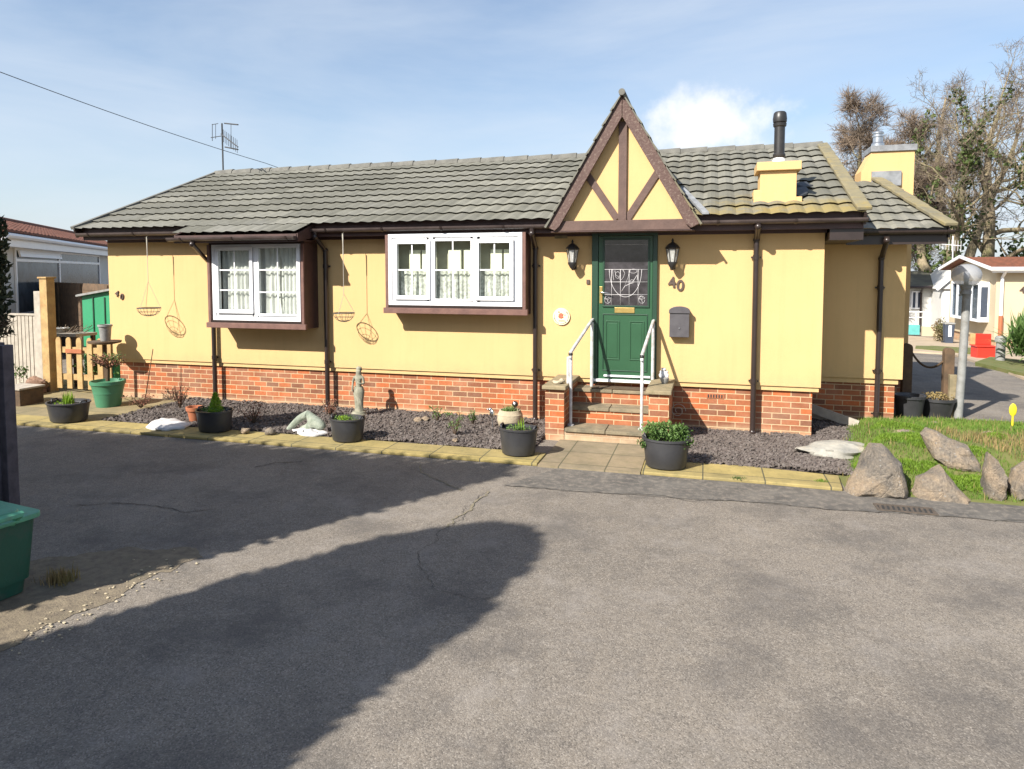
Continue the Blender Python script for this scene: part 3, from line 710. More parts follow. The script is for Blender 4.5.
# ---- front door
dx0, dx1 = -1.49, -.62
b = MB(); fz0, fz1 = .60, 2.66
b.box(dx0, dx0+.085, -.05, -.004, fz0, fz1); b.box(dx1-.06, dx1, -.05, -.004, fz0, fz1); b.box(dx0+.085, dx1-.06, -.05, -.004, fz1-.06, fz1)
D = MB(); D.box(dx0+.088, dx1-.063, -.03, -.005, fz0+.05, fz1-.065)
door = D.build('front_door', M['door'], H, bev=.003)
b.build('door_frame', M['doorf'], door, bev=.004)
b = MB(); b.box(dx0+.0, dx1, -.075, -.004, .645-.015, .665); b.build('threshold', M['white'], door, bev=.003)
gx0, gx1 = AY(604.5,300,-.03).x, AY(647.5,300,-.03).x; gz0, gz1 = AY(625,305.5,-.03).z, AY(625,240,-.03).z
b = MB(); b.box(gx0, gx1, -.036, -.031, gz0, gz1); b.build('door_glass', pm('leaded_dark_glass', (.055,.05,.055), (.022,.02,.022), 9, .12), door)
b = MB(); frame_rect(b, gx0-.025, gx1+.025, gz0-.025, gz1+.025, .025, -.045, -.0305); b.build('glazing_bead', M['doorf'], door, bev=.003)
# leading
b = MB(); yl = -.0395; W_, Hh = gx1-gx0, gz1-gz0
def g2(px, py): p = AY(580+px/7.69, 225+py/7.69, yl); return p
def lead(pts, r=.0021): b.tube([g2(*p) for p in pts], r, 5)
for y_ in (150, 342, 438, 536): lead([(190,y_),(520,y_)], .003 if y_ > 150 else .0022)
for x_ in (243, 311, 378, 447): lead([(x_,342 if x_ != 243 else 342),(x_,615)], .003)
def arc(cx, cy, rx, ry, a0, a1, n=18): return [(cx+rx*math.cos(a0+(a1-a0)*i/n), cy+ry*math.sin(a0+(a1-a0)*i/n)) for i in range(n+1)]
lead(arc(350,342,125,212,0,PI), .0033); lead(arc(350,342,98,195,PI,PI*.86), .003); lead(arc(350,342,98,195,0,PI*.14), .003)
lead([(311,430),(300,400),(275,385),(268,350)]); lead([(311,430),(335,400),(345,370),(330,345)]); lead([(320,510),(345,470),(400,445),(440,385)], .0035); lead([(345,470),(370,400),(385,345)]); lead(arc(290,385,18,26,0,2*PI,12)); lead(arc(410,355,28,16,0,2*PI,12)); lead(arc(400,435,16,14,0,2*PI,10))
for cx in (212, 475):
    lead(arc(cx,575,24,28,0,2*PI,12)); lead([(cx-26,565),(cx,575),(cx+26,560)]); lead([(cx,575),(cx+8,612)]); lead(arc(cx-6,556,14,10,0,2*PI,8))
b.build('lead_tracery', M['leadw'], door, smooth=True)
b = MB(); b.box(AY(588,300,-.05).x+.12, AY(588,300,-.05).x+.165, -.045, -.031, 1.70, 1.93)
hp = V((dx0+.125, -.05, 1.84)); b.v = []; b.f = []
b.box(hp.x-.02, hp.x+.02, -.042, -.031, 1.69, 1.92)
hd = b.build('handle_plate', M['brass'], door, bev=.004)
b = MB(); b.tube([(hp.x,-.04,1.84),(hp.x,-.085,1.84),(hp.x+.03,-.09,1.84),(hp.x+.13,-.09,1.825)], .009, 8); b.build('handle', M['steel'], hd, smooth=True)
lx0, lz0 = AY(614.5,312,-.03).x, AY(614.5,312.5,-.03).z
b = MB(); b.box(AY(614.5,310,-.04).x, AY(634.5,310,-.04).x, -.041, -.031, AY(624,313,-.04).z, AY(624,307.5,-.04).z); b.build('letter_plate', M['brass'], door, bev=.004)
# moulded lower panels
def dz(py): return AY(625, py, -.03).z
for (a, c, e_, f_, nm) in ((602.5,647.5,371.5,314,'panel_frame'),(605.5,619.5,360,321,'door_panel'),(629.5,644,360,321,'door_panel')):
    b = MB(); frame_rect(b, AY(a,340,-.03).x, AY(c,340,-.03).x, dz(e_), dz(f_), .013, -.039, -.0305)
    if nm == 'door_panel':
        xa, xc = AY(a,340,-.03).x+.03, AY(c,340,-.03).x-.03; b.box(xa, xc, -.035, -.0305, dz(e_)+.03, dz(f_)-.03)
    b.build(nm, M['doorf'] if nm == 'panel_frame' else M['door'], door, bev=.004)
b = MB(); b.box(gx0, gx1+.05, -.06, -.031, .70, .725); b.build('weather_bar', M['white'], door, bev=.004)

# ---- timbered gable over the door
yg = -.50
G = MB(); ap = AY(622.3,94,yg); fl = AY(547,227,yg); frr = AY(699.5,223.5,yg); ap.y = fl.y = frr.y = 0
G.prism([(-1.88,-.385,2.70),(-.25,-.385,2.70),(-1.065,-.385,4.17)], (0,.03,0))
gab = G.build('porch_gable', M['yellow'], H)
b = MB()
def slope_board(a, c, w, y0, y1_):
    d = (c-a).normalized(); n = V((-d.z, 0, d.x)); 
    if n.z > 0: n = -n
    b.prism([(a.x,y0,a.z),(c.x,y0,c.z),(c.x+n.x*w,y0,c.z+n.z*w),(a.x+n.x*w,y0,a.z+n.z*w)], (0,y1_-y0,0))
bt = .145
b.prism([(ap.x-.003,yg,ap.z),(fl.x,yg,fl.z),(fl.x+.10,yg,fl.z-.05),(fl.x+.16,yg,fl.z+.0),(ap.x-.003,yg,ap.z-.28)], (0,.035,0))
b.build('bargeboard', M['barge'], gab, bev=.004)
b = MB(); b.prism([(ap.x+.003,yg,ap.z),(frr.x,yg,frr.z),(frr.x-.10,yg,frr.z-.05),(frr.x-.16,yg,frr.z+.0),(ap.x+.003,yg,ap.z-.28)], (0,.035,0)); b.build('bargeboard', M['barge'], gab, bev=.004)
def P2(px, py): v = AY(px, py, -.405); return V((v.x, -.405, v.z))
b = MB(); b.box(-1.93, -.20, yg+.04, -.357, 2.645, 2.775); b.build('tie_beam', M['beam'], gab, bev=.005)
b = MB(); b.box(P2(618.3,200).x, P2(626.6,200).x, -.42, -.386, 2.776, 4.02); b.build('king_post', M['beam'], gab, bev=.005)
for (q0, q1) in (((588,176),(615,216)), ((656.5,174),(629,216))):
    b = MB(); b.bar(P2(*q0)+V((0,0.004,0)), P2(*q1)+V((0,0.004,0)), .026, .088, up=(0,1,0)); 
    b = MB(); a_, c_ = P2(*q0), P2(*q1); d_ = (c_-a_).normalized(); n_ = V((-d_.z,0,d_.x))*.045; a_ = a_-d_*.10; c_ = c_+d_*.05
    b.prism([(a_+n_)[:], (c_+n_)[:], (c_-n_)[:], (a_-n_)[:]], (0,.016,0)); b.build('brace', M['beam'], gab, bev=.004)
# gable roof planes with tile edge
b = MB(); th = .05
for e_, sgn in ((fl,-1),(frr,1)):
    d = (e_-ap).normalized(); n = V((-d.z,0,d.x)); n = n if n.z > 0 else -n
    a_ = ap+d*-.0; c_ = e_-d*.02
    K = 9
    for k in range(K):
        t0, t1 = k/K, (k+1)/K; q0 = a_.lerp(c_, t0); q1 = a_.lerp(c_, t1+.02)
        b.prism([(q0+n*.008+V((0,yg-.03,0)))[:], (q1+n*.03+V((0,yg-.03,0)))[:], (q1+n*.0+V((0,yg-.03,0)))[:], (q0+n*.0+V((0,yg-.03,0)))[:]], (0,3.4,0))
b.build('gable_roof', M['tile'], gab)
b = MB(); b.tube([(ap.x,yg-.06,ap.z+.015),(ap.x,2.9,ap.z+.015)], .042, 10); b.build('gable_ridge', M['ridge'], gab, smooth=True, autos=True)
b = MB(); b.box(-1.98, -.15, yg+.04, -.005, 2.632, 2.643); b.build('gable_soffit', M['brown'], gab)
b = MB(); b.prism([(-.06,-.40,2.83),(.02,-.40,2.83),(-.30,.3,3.22),(-.36,.3,3.22)], (0,0,.03)); b.build('valley_flashing', M['lead'], gab)

# ---- small flue box on the front slope
yc = .12; cx0, cx1 = AY(760,190,yc).x, AY(796.5,190,yc).x; ct = AY(778,170.5,yc).z; cb = AY(778,161.8,yc).z; cl = AY(753.5,198,yc)
b = MB(); b.box(cx0, cx1, yc, yc+.45, 2.88, ct); b.box(cl.x, cx1+.07, yc+.004, yc+.44, 2.86, AY(778,197,yc).z); b.box(cl.x, cx0+.05, yc+.008, yc+.43, 2.9, AY(753,190,yc).z)
ch = b.build('chimney_box', M['yellow'], H, bev=.006)
b = MB(); b.box(cx0-.045, cx1+.05, yc-.05, yc+.5, ct, cb); b.build('chimney_cap', M['yellow'], ch, bev=.006)
fy = yc+.22; fx_ = AY(779,160,fy).x; fz = cb
b = MB(); b.lathe([(.08,fz),(.08,fz+.05),(.065,fz+.08)], (fx_,fy,0), 16); b.build('flue_collar', M['white'], ch, smooth=True, autos=True)
ft = AY(779,111.5,fy).z; dz_ = (ft-fz-.08)
b = MB(); b.lathe([(r, fz+.08+t*dz_) for r, t in [(.068,0),(.078,.03),(.078,.08),(.066,.10),(.066,.66),(.080,.68),(.084,.74),(.072,.75),(.084,.77),(.088,.84),(.078,.96),(.062,.99),(.02,1)]], (fx_,fy,0), 20); b.build('flue_pipe', M['blackm'], ch, smooth=True, autos=True)
b = MB(); rr = random.Random(5)
for (x, y, w, h) in ((1.14,.42,.12,.20),(1.20,.72,.15,.12),(1.10,.62,.1,.10)):
    pts = [(x+w*(math.cos(k)+rr.uniform(-.3,.3)), y+h*(math.sin(k)+rr.uniform(-.3,.3))) for k in [i*PI/4 for i in range(8)]]
    b.prism([(px, py, EZ+(py-EY)*SL+.045) for px, py in pts], (0,0,.02))
b.build('roof_patch', M['flashb'], ch)

# ---- set back side wing
b = MB(); WY = 1.2
b.prism([(1.412,WY,.635),(2.625,WY,.635),(2.625,WY,2.64),(1.412,WY,2.64)], (0,2.4,0)); b.build('wing_wall', M['yellow'], H)
b = MB(); b.box(1.413, 2.58, WY+.03, 3.2, .56, .632); b.build('base_board', M['yellow'], H)
b = MB(); b.box(1.33, 2.545, WY+.06, 3.3, -.02, .56); b.build('brick_plinth', M['brick'], H)
b = MB(); b.box(1.81, 3.02, .88, .905, 2.48, 2.695); b.box(1.81, 3.02, .906, WY-.003, 2.50, 2.515); b.build('fascia', M['black'], H)
wz = 2.665
b = MB()
roofsheet('wing_roof', (1.86,.84,wz), (3.02,.84,wz), (1.86,3.1,3.575), (2.62,3.1,3.575), 7, M['tile_plain'], H)
b = MB()
for k in range(6):
    t0, t1 = k/6, (k+1.05)/6; a_, c_ = V((3.03,.80,wz+.05)), V((2.63,3.1,3.62)); b.bar(a_.lerp(c_,t0)+V((0,0,.012)), a_.lerp(c_,t1), .17, .05)
b.build('verge_tile', M['capt'], H, bev=.012)
b = MB(); b.prism([(3.03,.84,2.56),(3.03,.84,wz+.02),(2.63,3.1,3.58),(2.63,3.1,3.3)], (-.02,0,0)); b.build('bargeboard', M['black'], H)
b = MB(); b.box(1.43, 1.80, -.22, 1.18, 2.50, 2.655); b.build('soffit_box', M['black'], H)
gutter(1.80, 3.06, .80, 2.655, m=M['black'])
q = AY(887, 240, .80)
downpipe([(q.x,.80,2.58),(q.x,.80,2.53),(2.30,1.135,2.30),(2.30,1.135,.07),(2.30,1.10,.03)], H, bk=(1.9,.75,.15))
# boards under the wing
b = MB(); b.bar((1.42,1.0,.22), (2.0,.75,.06), .03, .12); b.bar((1.45,1.08,.12), (1.95,.9,.05), .03, .1); tag(b.build('timber_offcut', M['woodw'], loc=(1.6,.9,0)), 'pale timber offcuts leaning against the shaded brick base of the side wing', 'planks')
# ---- rear stack wing
b = MB(); b.prism([(2.3,3.12,.62),(3.17,3.12,.62),(3.17,3.12,3.3),(2.3,3.12,3.3)], (0,2.6,0)); rs = b.build('rear_wall', M['yellow'], H)
b = MB(); b.prism([(2.40,3.121,3.3),(3.169,3.121,3.3),(3.169,3.121,4.05),(2.55,3.121,4.05),(2.40,3.121,3.75)], (0,.5,0)); b.build('chimney_stack', M['yellow'], rs)
b = MB(); b.box(2.4, 3.10, 3.16, 5.6, -.02, .62); b.build('brick_plinth', M['brick'], rs)
b = MB(); b.box(2.53, 3.20, 3.09, 3.66, 4.052, 4.15); b.build('stack_cap', M['lead'], rs, bev=.006)
b = MB(); b.box(2.55, 2.98, 3.08, 3.117, 3.5, 3.735); b.build('flashing', M['lead'], rs)
b = MB(); b.lathe([(.10,4.13),(.10,4.22),(.075,4.25),(.075,4.33),(.09,4.335),(.09,4.36),(.07,4.365),(.07,4.385),(.09,4.39),(.09,4.41),(.06,4.43)], (2.69,3.4,0), 16); b.build('flue_cowl', M['steel'], rs, smooth=True, autos=True)
# right gable infill above wing
b = MB(); b.prism([(XR+.02,-.2,2.60),(XR+.02,3.1,4.05),(XR+.02,6.3,2.60)], (.02,0,0)); b.build('gable_end', M['yellow'], H)

# ================================================================ STEPS
S = thing('entrance_steps', 'brick and slab entrance steps between two low brick side walls under the green door', 'steps', (-1.2,-.5,0))
b = MB()
b.box(-1.68, -.65, -.93, -.58, 0, .12); b.build('lowest_riser', M['dbrick'], S); b = MB(); b.box(-1.68, -.65, -.579, -.29, 0, .33); b.box(-1.68, -.65, -.289, -.003, 0, .52); b.build('step_brickwork', M['brick'], S)
for (a, c, z) in ((-.955,-.55,.12),(-.60,-.26,.33),(-.31,-.003,.52)):
    b = MB(); b.box(-1.675, -1.17, a, c, z+.001, z+.045); b.box(-1.162, -.655, a, c, z+.001, z+.043); b.build('step_slab', M['stepslab'], S, bev=.006)
for x0_, x1_ in ((-1.925,-1.685),(-.645,-.405)):
    b = MB(); b.box(x0_, x1_, -.94, .05, 0, .645); w_ = b.build('side_wall', M['brick'], S)
    b = MB(); b.box(x0_-.035, x1_+.03, -.985, -.003, .646, .695); b.build('coping', M['cope'], w_, bev=.01)
b = MB(); b.box(-1.45, -.70, -.29, -.08, .566, .580); tag(b.build('door_mat', M['stem'], bev=.004, loc=(-1.1,-.2,.566)), 'thin brown mat on the top step in front of the green door', 'door mat')

def handrail(x, x2, label, plate):
    T = thing('handrail', label, 'handrail', (x,-.5,.1), 'handrails beside the door steps')
    b = MB(); yf = -.78; yb = -.12
    b.tube([(x,yf,.167),(x,yf,.55),(x+(.0 if x < -1 else 0),yf,1.06),(x,yf+.02,1.09)], .020, 10); b.lathe([(.045,.166),(.045,.18),(.02,.19)], (x,yf,0), 12)
    b.build('post', M['rail'], T, smooth=True, autos=True)
    b = MB(); b.tube([(x2,yb,.567),(x2,yb,1.44)], .022, 10); b.build('post', M['rail'], T, smooth=True, autos=True)
    b = MB(); b.tube([(x,yf-.03,1.03),(x,yf-.03,1.10),(x2,yb,1.47),(x2,-.02,1.47)], .021, 10); b.build('rail', M['rail'], T, smooth=True, autos=True)
    b = MB(); b.blob((x,yf-.02,1.08), (.03,.035,.03), 0, 0, 10, 8); b.build('rail_joint', M['blackm'], T, smooth=True)
    if plate:
        b = MB(); b.box(x-.055, x-.024, yf-.005, yf+.10, .70, 1.04); b.build('side_plate', M['rail'], T, bev=.004)
handrail(-1.63, -1.47, 'white metal handrail on the left side of the steps with a flat side plate', True)
handrail(-.74, -.66, 'white metal handrail on the right side of the steps', False)

# ================================================================ THINGS ON THE WALL
def lantern(px, label):
    c = AY(px, 256, -.12); T = thing('wall_lantern', label, 'lantern', (c.x, 0, 2.2), 'carriage lanterns either side of the door')
    x, y = c.x, -.13
    b = MB(); b.lathe([(.02,2.41),(.085,2.412),(.098,2.425),(.075,2.455),(.05,2.48),(.022,2.495),(.013,2.51),(.018,2.52),(.004,2.55)], (x,y,0), 6); b.build('cap', M['blackm'], T, autos=True)
    b = MB(); b.lathe([(.048,2.245),(.078,2.41)], (x,y,0), 6); b.build('lamp_glass', M['frost'], T)
    b = MB(); b.lathe([(.012,2.27),(.016,2.30),(.014,2.34),(.004,2.36)], (x,y,0), 8); b.build('bulb', M['white'], T, smooth=True)
    b = MB()
    for k in range(6):
        q = k*PI/3; b.tube([(x+.050*math.cos(q),y+.050*math.sin(q),2.245),(x+.081*math.cos(q),y+.081*math.sin(q),2.41)], .006, 5)
    b.lathe([(.004,2.14),(.035,2.175),(.062,2.225),(.062,2.246),(.02,2.247)], (x,y,0), 10)
    b.tube([(x,y,2.22),(x,y+.05,2.17),(x,-.03,2.19),(x,-.002,2.22)], .010, 7); b.box(x-.035, x+.035, -.015, -.001, 2.15, 2.29)
    b.build('bracket', M['blackm'], T, autos=True)
lantern(572.5, 'black carriage lantern on the wall to the left of the green door')
lantern(672.5, 'black carriage lantern on the wall right of the door, above the large 40')

def glyph(ch, size, m, parent, loc, rot, th=.012):
    cu = bpy.data.curves.new('digit', 'FONT'); cu.body = ch; cu.size = size; cu.extrude = th/2; cu.align_x = 'CENTER'; cu.offset = size*.018
    t = bpy.data.objects.new('tmp', cu); C.objects.link(t); dg = bpy.context.evaluated_depsgraph_get()
    me = bpy.data.meshes.new_from_object(t.evaluated_get(dg)); bpy.data.objects.remove(t); me.materials.clear(); me.materials.append(m)
    o0 = V((0,0,0)); q = parent
    while q is not None: o0 = o0+q.location; q = q.parent
    Mx = Matrix.Translation(V(loc)-o0) @ rot.to_4x4(); me.transform(Mx)
    o = bpy.data.objects.new('digit', me); C.objects.link(o); o.parent = parent; return o
RX = Matrix.Rotation(PI/2, 3, 'X')
def num(label, items, size, th=.012, m=None, base=None):
    T = thing('house_number', label, 'house number', base)
    for ch, x, z, a in items: glyph(ch, size, m or M['num'], T, (x, -.012, z), Matrix.Rotation(a, 3, 'Y') @ RX, th)
p = AY(674, 287, 0); q = AY(680.5, 290.5, 0)
p4, p0 = AY(672.5, 287.5, 0), AY(680, 290.5, 0)
num('large bronze house number 40 on the wall above the grey letterbox', [('4', p4.x, p4.z, -.12), ('0', p0.x, p0.z, .05)], .20, base=(p4.x, 0, p4.z))
p4, p0 = AY(117, 296.3, 0), AY(122, 299.3, 0)
num('small dark house number 40 at the far left end of the yellow wall', [('4', p4.x, p4.z, .25), ('0', p0.x, p0.z, .25)], .14, base=(p4.x, 0, p4.z))
# letterbox
c0, c1 = AY(669.3,337,-.1), AY(689.5,310,-.1)
T = thing('letterbox', 'dark grey arched letterbox on the yellow wall right of the door', 'letterbox', ((c0.x+c1.x)/2, 0, c0.z))
x0_, x1_, z0_ = c0.x, c1.x, c0.z; zt = c1.z-.01; cx = (x0_+x1_)/2
b = MB(); arcp = [(cx+(x1_-x0_)/2*math.cos(q), -.11, zt+.05*math.sin(q)) for q in [PI*k/10 for k in range(11)]]
b.prism([(x0_,-.11,z0_),(x1_,-.11,z0_)]+arcp, (0,.106,0)); b.build('box', M['letter'], T, bev=.006)
b = MB(); b.prism([(x0_-.008,-.125,zt-.035),(x1_+.008,-.125,zt-.035)]+[(cx+((x1_-x0_)/2+.008)*math.cos(q), -.125, zt+.058*math.sin(q)) for q in [PI*k/10 for k in range(11)]], (0,.014,0)); b.build('flap', M['letter'], T, bev=.004)
b = MB(); b.tube([(cx,-.122,z0_+.12),(cx,-.108,z0_+.12)], .008, 10); b.build('lock', M['steel'], T)
# round plaque
c = AY(561.5, 316.5, -.01); T = thing('wall_plaque', 'round cream plaque with a red flower motif on the wall left of the door', 'plaque', (c.x, 0, c.z))
b = MB(); rot = []
def disc(r, y0, y1_, m, nm, par, cx=c.x, cz=c.z):
    b = MB(); b.prism([(cx+r*math.cos(2*PI*k/28), y0, cz+r*math.sin(2*PI*k/28)) for k in range(28)], (0, y1_-y0, 0)); return b.build(nm, m, par, bev=.002)
d_ = disc(.118, -.022, -.002, M['marb'], 'disc', T)
b = MB(); rr = random.Random(8)
for k in range(9):
    q = 2*PI*k/9; r_ = .024 if k else 0
    b.blob((c.x+r_*math.cos(q)-.005, -.024, c.z+r_*math.sin(q)+.01), (.016,.005,.016), k, .2, 8, 6)
b.blob((c.x-.035,-.024,c.z+.062), (.011,.004,.011), 3, .1, 8, 6); b.blob((c.x+.05,-.024,c.z+.022), (.008,.004,.008), 3, .1, 8, 6)
b.build('flower_motif', M['flower'], T)
b = MB()
for k in range(28):
    q = 2*PI*k/40+PI*.93; w = rr.uniform(.003,.007); x, z = c.x+.098*math.cos(q), c.z+.098*math.sin(q)
    if rr.random() < .2: continue
    b.box(x-w, x+w, -.0245, -.0215, z-.006, z+.005)
for k in range(8): x = c.x-.035+k*.012; b.box(x-.003, x+.004, -.0245, -.0215, c.z-.066-.003*(k % 2), c.z-.052)
b.build('painted_marks', M['ink'], T)
p = AY(588.2, 281.8, 0); b = MB(); b.box(p.x-.022, p.x+.022, -.02, -.001, p.z-.03, p.z+.03); o = b.build('bell_push', M['num'], loc=(p.x,0,p.z), bev=.003); tag(o, 'tiny brown doorbell push on the wall beside the door frame', 'doorbell')
b = MB(); p = AY(561, 237, 0); b.box(p.x-.09, p.x+.09, -.006, -.001, p.z-.02, p.z+.02); o = b.build('name_tile', M['cope'], loc=(p.x,0,p.z), bev=.002); tag(o, 'faint narrow tile just under the gable foot left of the door', 'wall tile')

# hanging baskets
def basket(px, pyr, label, r, dz_):
    c = AY(px, pyr, -.33); x, zr = c.x, c.z; top = 2.66; za = zr+dz_; T = thing('hanging_basket', label, 'hanging basket', (x,-.33,zr-.12), 'empty wire baskets hung under the eave')
    b = MB(); b.tube([(x,-.30,2.70),(x-.01,-.33,2.66),(x,-.33,2.40),(x,-.33,za)], .0045, 5)
    b.tube([(x,-.33,2.66),(x+.0,-.33,2.36)], .008, 6)
    for k in range(3):
        q = 2*PI*k/3+.5; b.tube([(x,-.33,za),(x+r*math.cos(q),-.33+r*math.sin(q),zr)], .0035, 4)
    b.build('chain', M['wirel'], T)
    b = MB()
    for zz, rr_, w in ((zr,r,.007),(zr-.06,r*.88,.003),(zr-.11,r*.55,.003),(zr-.125,r*.25,.003)):
        b.tube([(x+rr_*math.cos(2*PI*k/24),-.33+rr_*math.sin(2*PI*k/24),zz) for k in range(25)], w, 5, cap=False)
    for k in range(10):
        q = 2*PI*k/10; b.tube([(x+r*math.sin(t)*math.cos(q),-.33+r*math.sin(t)*math.sin(q),zr-.13*math.cos(t)) for t in [PI/2*i/6 for i in range(7)]], .003, 4)
    b.build('wire_bowl', M['wire'], T)
basket(149, 308, 'empty wire hanging basket under the eave at the left end beside the small 40', .172, .42)
basket(344, 313, 'empty wire hanging basket between the two bay windows', .150, .28)
# ================================================================ POTS, PLANTS AND ORNAMENTS
def tub_mesh(c, w, h, seed, m=None):
    b = MB(); x, y, z = c
    b.lathe([(.40*w,z),(.415*w,z+.01),(.455*w,z+h*.6),(.48*w,z+h*.92),(.505*w,z+h*.93),(.505*w,z+h),(.47*w,z+h),(.455*w,z+h*.86),(.0,z+h*.86)], (x,y,0), 32, 1, .82)
    return b
def tub(px, py, w, h, label, kind, seed, z=.036):
    c = AZ(px, py, z); c.y += w*.40*.8; c.x = AY(px, py-20, c.y).x; T = thing('planter_tub', label, 'planter', (c.x, c.y, z), 'black plastic tubs along the edging')
    tub_mesh((c.x,c.y,z+.012), w, h, seed).build('tub', M['pot'], T, smooth=True, autos=True)
    b = MB()
    for q in (.6, 2.5, 3.8, 5.6): b.box(c.x+.28*w*math.cos(q)-.02, c.x+.28*w*math.cos(q)+.02, c.y+.24*w*math.sin(q)-.02, c.y+.24*w*math.sin(q)+.02, z, z+.014)
    b.build('foot', M['pot'], T)
    b = MB(); b.lathe([(.45*w,z+h*.87),(.2*w,z+h*.93),(.0,z+h*.94)], (c.x,c.y,0), 20, 1, .82); b.build('compost', M['soil'], T, smooth=True)
    for sg in (-1, 1):
        b = MB(); b.tube([(c.x+sg*w*.40,c.y-.05,z+h-.01),(c.x+sg*w*.44,c.y-.03,z+h+.035),(c.x+sg*w*.44,c.y+.05,z+h+.035),(c.x+sg*w*.40,c.y+.07,z+h-.01)], .012, 6); b.build('handle', M['pot'], T, smooth=True)
    rr = random.Random(seed); b = MB(); top = z+h*.9
    if kind == 'sprout':
        for _ in range(60): b.blade((c.x+rr.gauss(.0,.03), c.y+rr.gauss(0,.03), top), rr.uniform(.08,.2), .014, rr.uniform(0,.06), rr.random()*6.3)
        for _ in range(50): b.leaf((c.x+rr.gauss(-.08,.09), c.y+rr.gauss(0,.07), top+.01), .03, rr)
        b.build('plant', M['lime'], T)
    elif kind == 'dry':
        b.leaves((c.x+.0,c.y,top+.02), (.18*w*2,.13*w*2,.05), 200, .03, rr, .2); b.build('plant', M['leafp'], T)
        b = MB()
        for _ in range(25): b.blade((c.x+rr.gauss(0.02,.03), c.y, top), rr.uniform(.06,.17), .012, rr.uniform(0,.04), rr.random()*6.3)
        b.build('shoot', M['lime'], T)
    elif kind == 'cone':
        for _ in range(900):
            t = rr.random(); q = rr.random()*6.3; r_ = (.085*(1-t)+.015)*rr.uniform(.5,1)
            b.leaf((c.x+.02+r_*math.cos(q), c.y+r_*math.sin(q), top+t*.24), .035, rr, 1.6, .35)
        b.build('dwarf_conifer', M['lime'], T)
        b = MB(); b.leaves((c.x-.03,c.y,top+.02), (.2,.15,.06), 260, .035, rr, .1); b.build('underplanting', M['leafp'], T)
    elif kind == 'heather':
        b.leaves((c.x-.02,c.y,top+.01), (.17,.13,.05), 320, .025, rr, .1, 1.0, .4); b.build('plant', M['leafp'], T)
        b = MB(); b.leaves((c.x-.03,c.y-.03,top+.03), (.09,.06,.035), 140, .022, rr, .1, 1.0); b.build('plant_tip', M['lime'], T)
    elif kind == 'bushy':
        for k in range(16):
            q = rr.random()*6.3; r_ = rr.uniform(0,.24)
            b.leaves((c.x+r_*math.cos(q), c.y+r_*.8*math.sin(q), top+rr.uniform(.02,.13)-(.10 if r_ > .19 else 0)), (.09,.09,.07), 95, .034, rr, .2, .6, .7)
        b.build('plant', M['leafm'], T)
        b = MB(); b.leaves((c.x-.03,c.y,top+.12), (.25,.2,.09), 420, .030, rr, .5, 1., .7); b.build('new_growth', M['leafp'], T)
    return T
tub(68.5, 424.5, .60, .26, 'black tub with a small green sprout at the far left end of the edging', 'sprout', 1)
tub(214.5, 434, .50, .27, 'black tub holding a lime green dwarf conifer, below the left bay window', 'cone', 2)
tub(347.5, 443.5, .46, .275, 'black tub with low heathery growth in front of the stone statue', 'heather', 3)
tub(518.5, 457.5, .46, .30, 'black tub with a spiky green shoot at the left corner of the steps path', 'dry', 4)
tub(666, 471, .51, .31, 'black tub overflowing with bushy green leaves at the right of the steps path', 'bushy', 5)

# big green pot with a small trained shrub
c = AZ(108.5, 409, .03); c.y += .2; c.x = AY(108.5, 400, c.y).x; T = thing('green_planter', 'large green plastic planter with a bare stemmed shrub by the picket gate', 'planter', (c.x, c.y, .03))
b = MB(); b.lathe([(.17,.03),(.175,.05),(.205,.24),(.21,.242),(.208,.26),(.235,.37),(.25,.38),(.25,.43),(.23,.43),(.22,.39),(0,.39)], (c.x,c.y,0), 32); b.build('pot', M['gpot'], T, smooth=True, autos=True)
b = MB(); b.tube([(c.x,c.y,.42),(c.x+.01,c.y,.6),(c.x-.01,c.y,.72)], .03, 8)
for k in range(14):
    q = k*2.4; b.tube([(c.x,c.y,.62),(c.x+.15*math.cos(q),c.y+.12*math.sin(q),.66+.01*k),(c.x+.28*math.cos(q),c.y+.2*math.sin(q),.70+.012*k)], .007, 4)
b.build('stem', M['stem'], T)
b = MB(); rr = random.Random(4); b.leaves((c.x,c.y,.74), (.30,.22,.10), 420, .035, rr, .3, 0, .6); b.build('foliage', M['leafr'], T)
b = MB(); b.leaves((c.x+.12,c.y,.80), (.2,.15,.09), 150, .03, rr, .3); b.build('green_foliage', M['leafp'], T)
# bird table with grey pot on it
c = AY(106, 380, -.32); c = V((c.x, -.32, .03)); T = thing('bird_table', 'round wooden bird table standing behind the green planter', 'bird table', (c.x,c.y,.03))
tz = AY(106, 341, c.y).z
b = MB(); b.tube([(c.x,c.y,.03),(c.x,c.y,tz-.04)], .03, 8); b.build('post', M['stem'], T)
b = MB(); b.lathe([(.14,tz-.05),(.24,tz-.03),(.25,tz+.0),(.22,tz+.0),(.0,tz-.01)], (c.x,c.y,0), 18); b.build('tray', M['fence'], T, smooth=True, autos=True)
b = MB(); b.lathe([(.07,tz),(.075,tz+.02),(.095,tz+.24),(.11,tz+.24),(.11,tz+.27),(.09,tz+.27),(.08,tz+.2),(0,tz+.2)], (c.x+.02,c.y,0), 20); tag(b.build('flower_pot', M['galv'], loc=(c.x,c.y,tz), smooth=True, autos=True), 'grey pot standing on the bird table by the house corner', 'pot')
# terracotta pot
c = AZ(190, 423, .03); b = MB(); b.lathe([(.07,.03),(.10,.19),(.115,.19),(.12,.24),(.10,.24),(.09,.2),(0,.2)], (c.x,c.y+.1,0), 20)
b.v = [V((v.x, v.y, v.z)) for v in b.v]; tag(b.build('terracotta_pot', M['terra'], loc=(c.x,c.y+.1,.03), smooth=True, autos=True), 'empty terracotta pot tucked behind the tub with the lime conifer', 'pot')
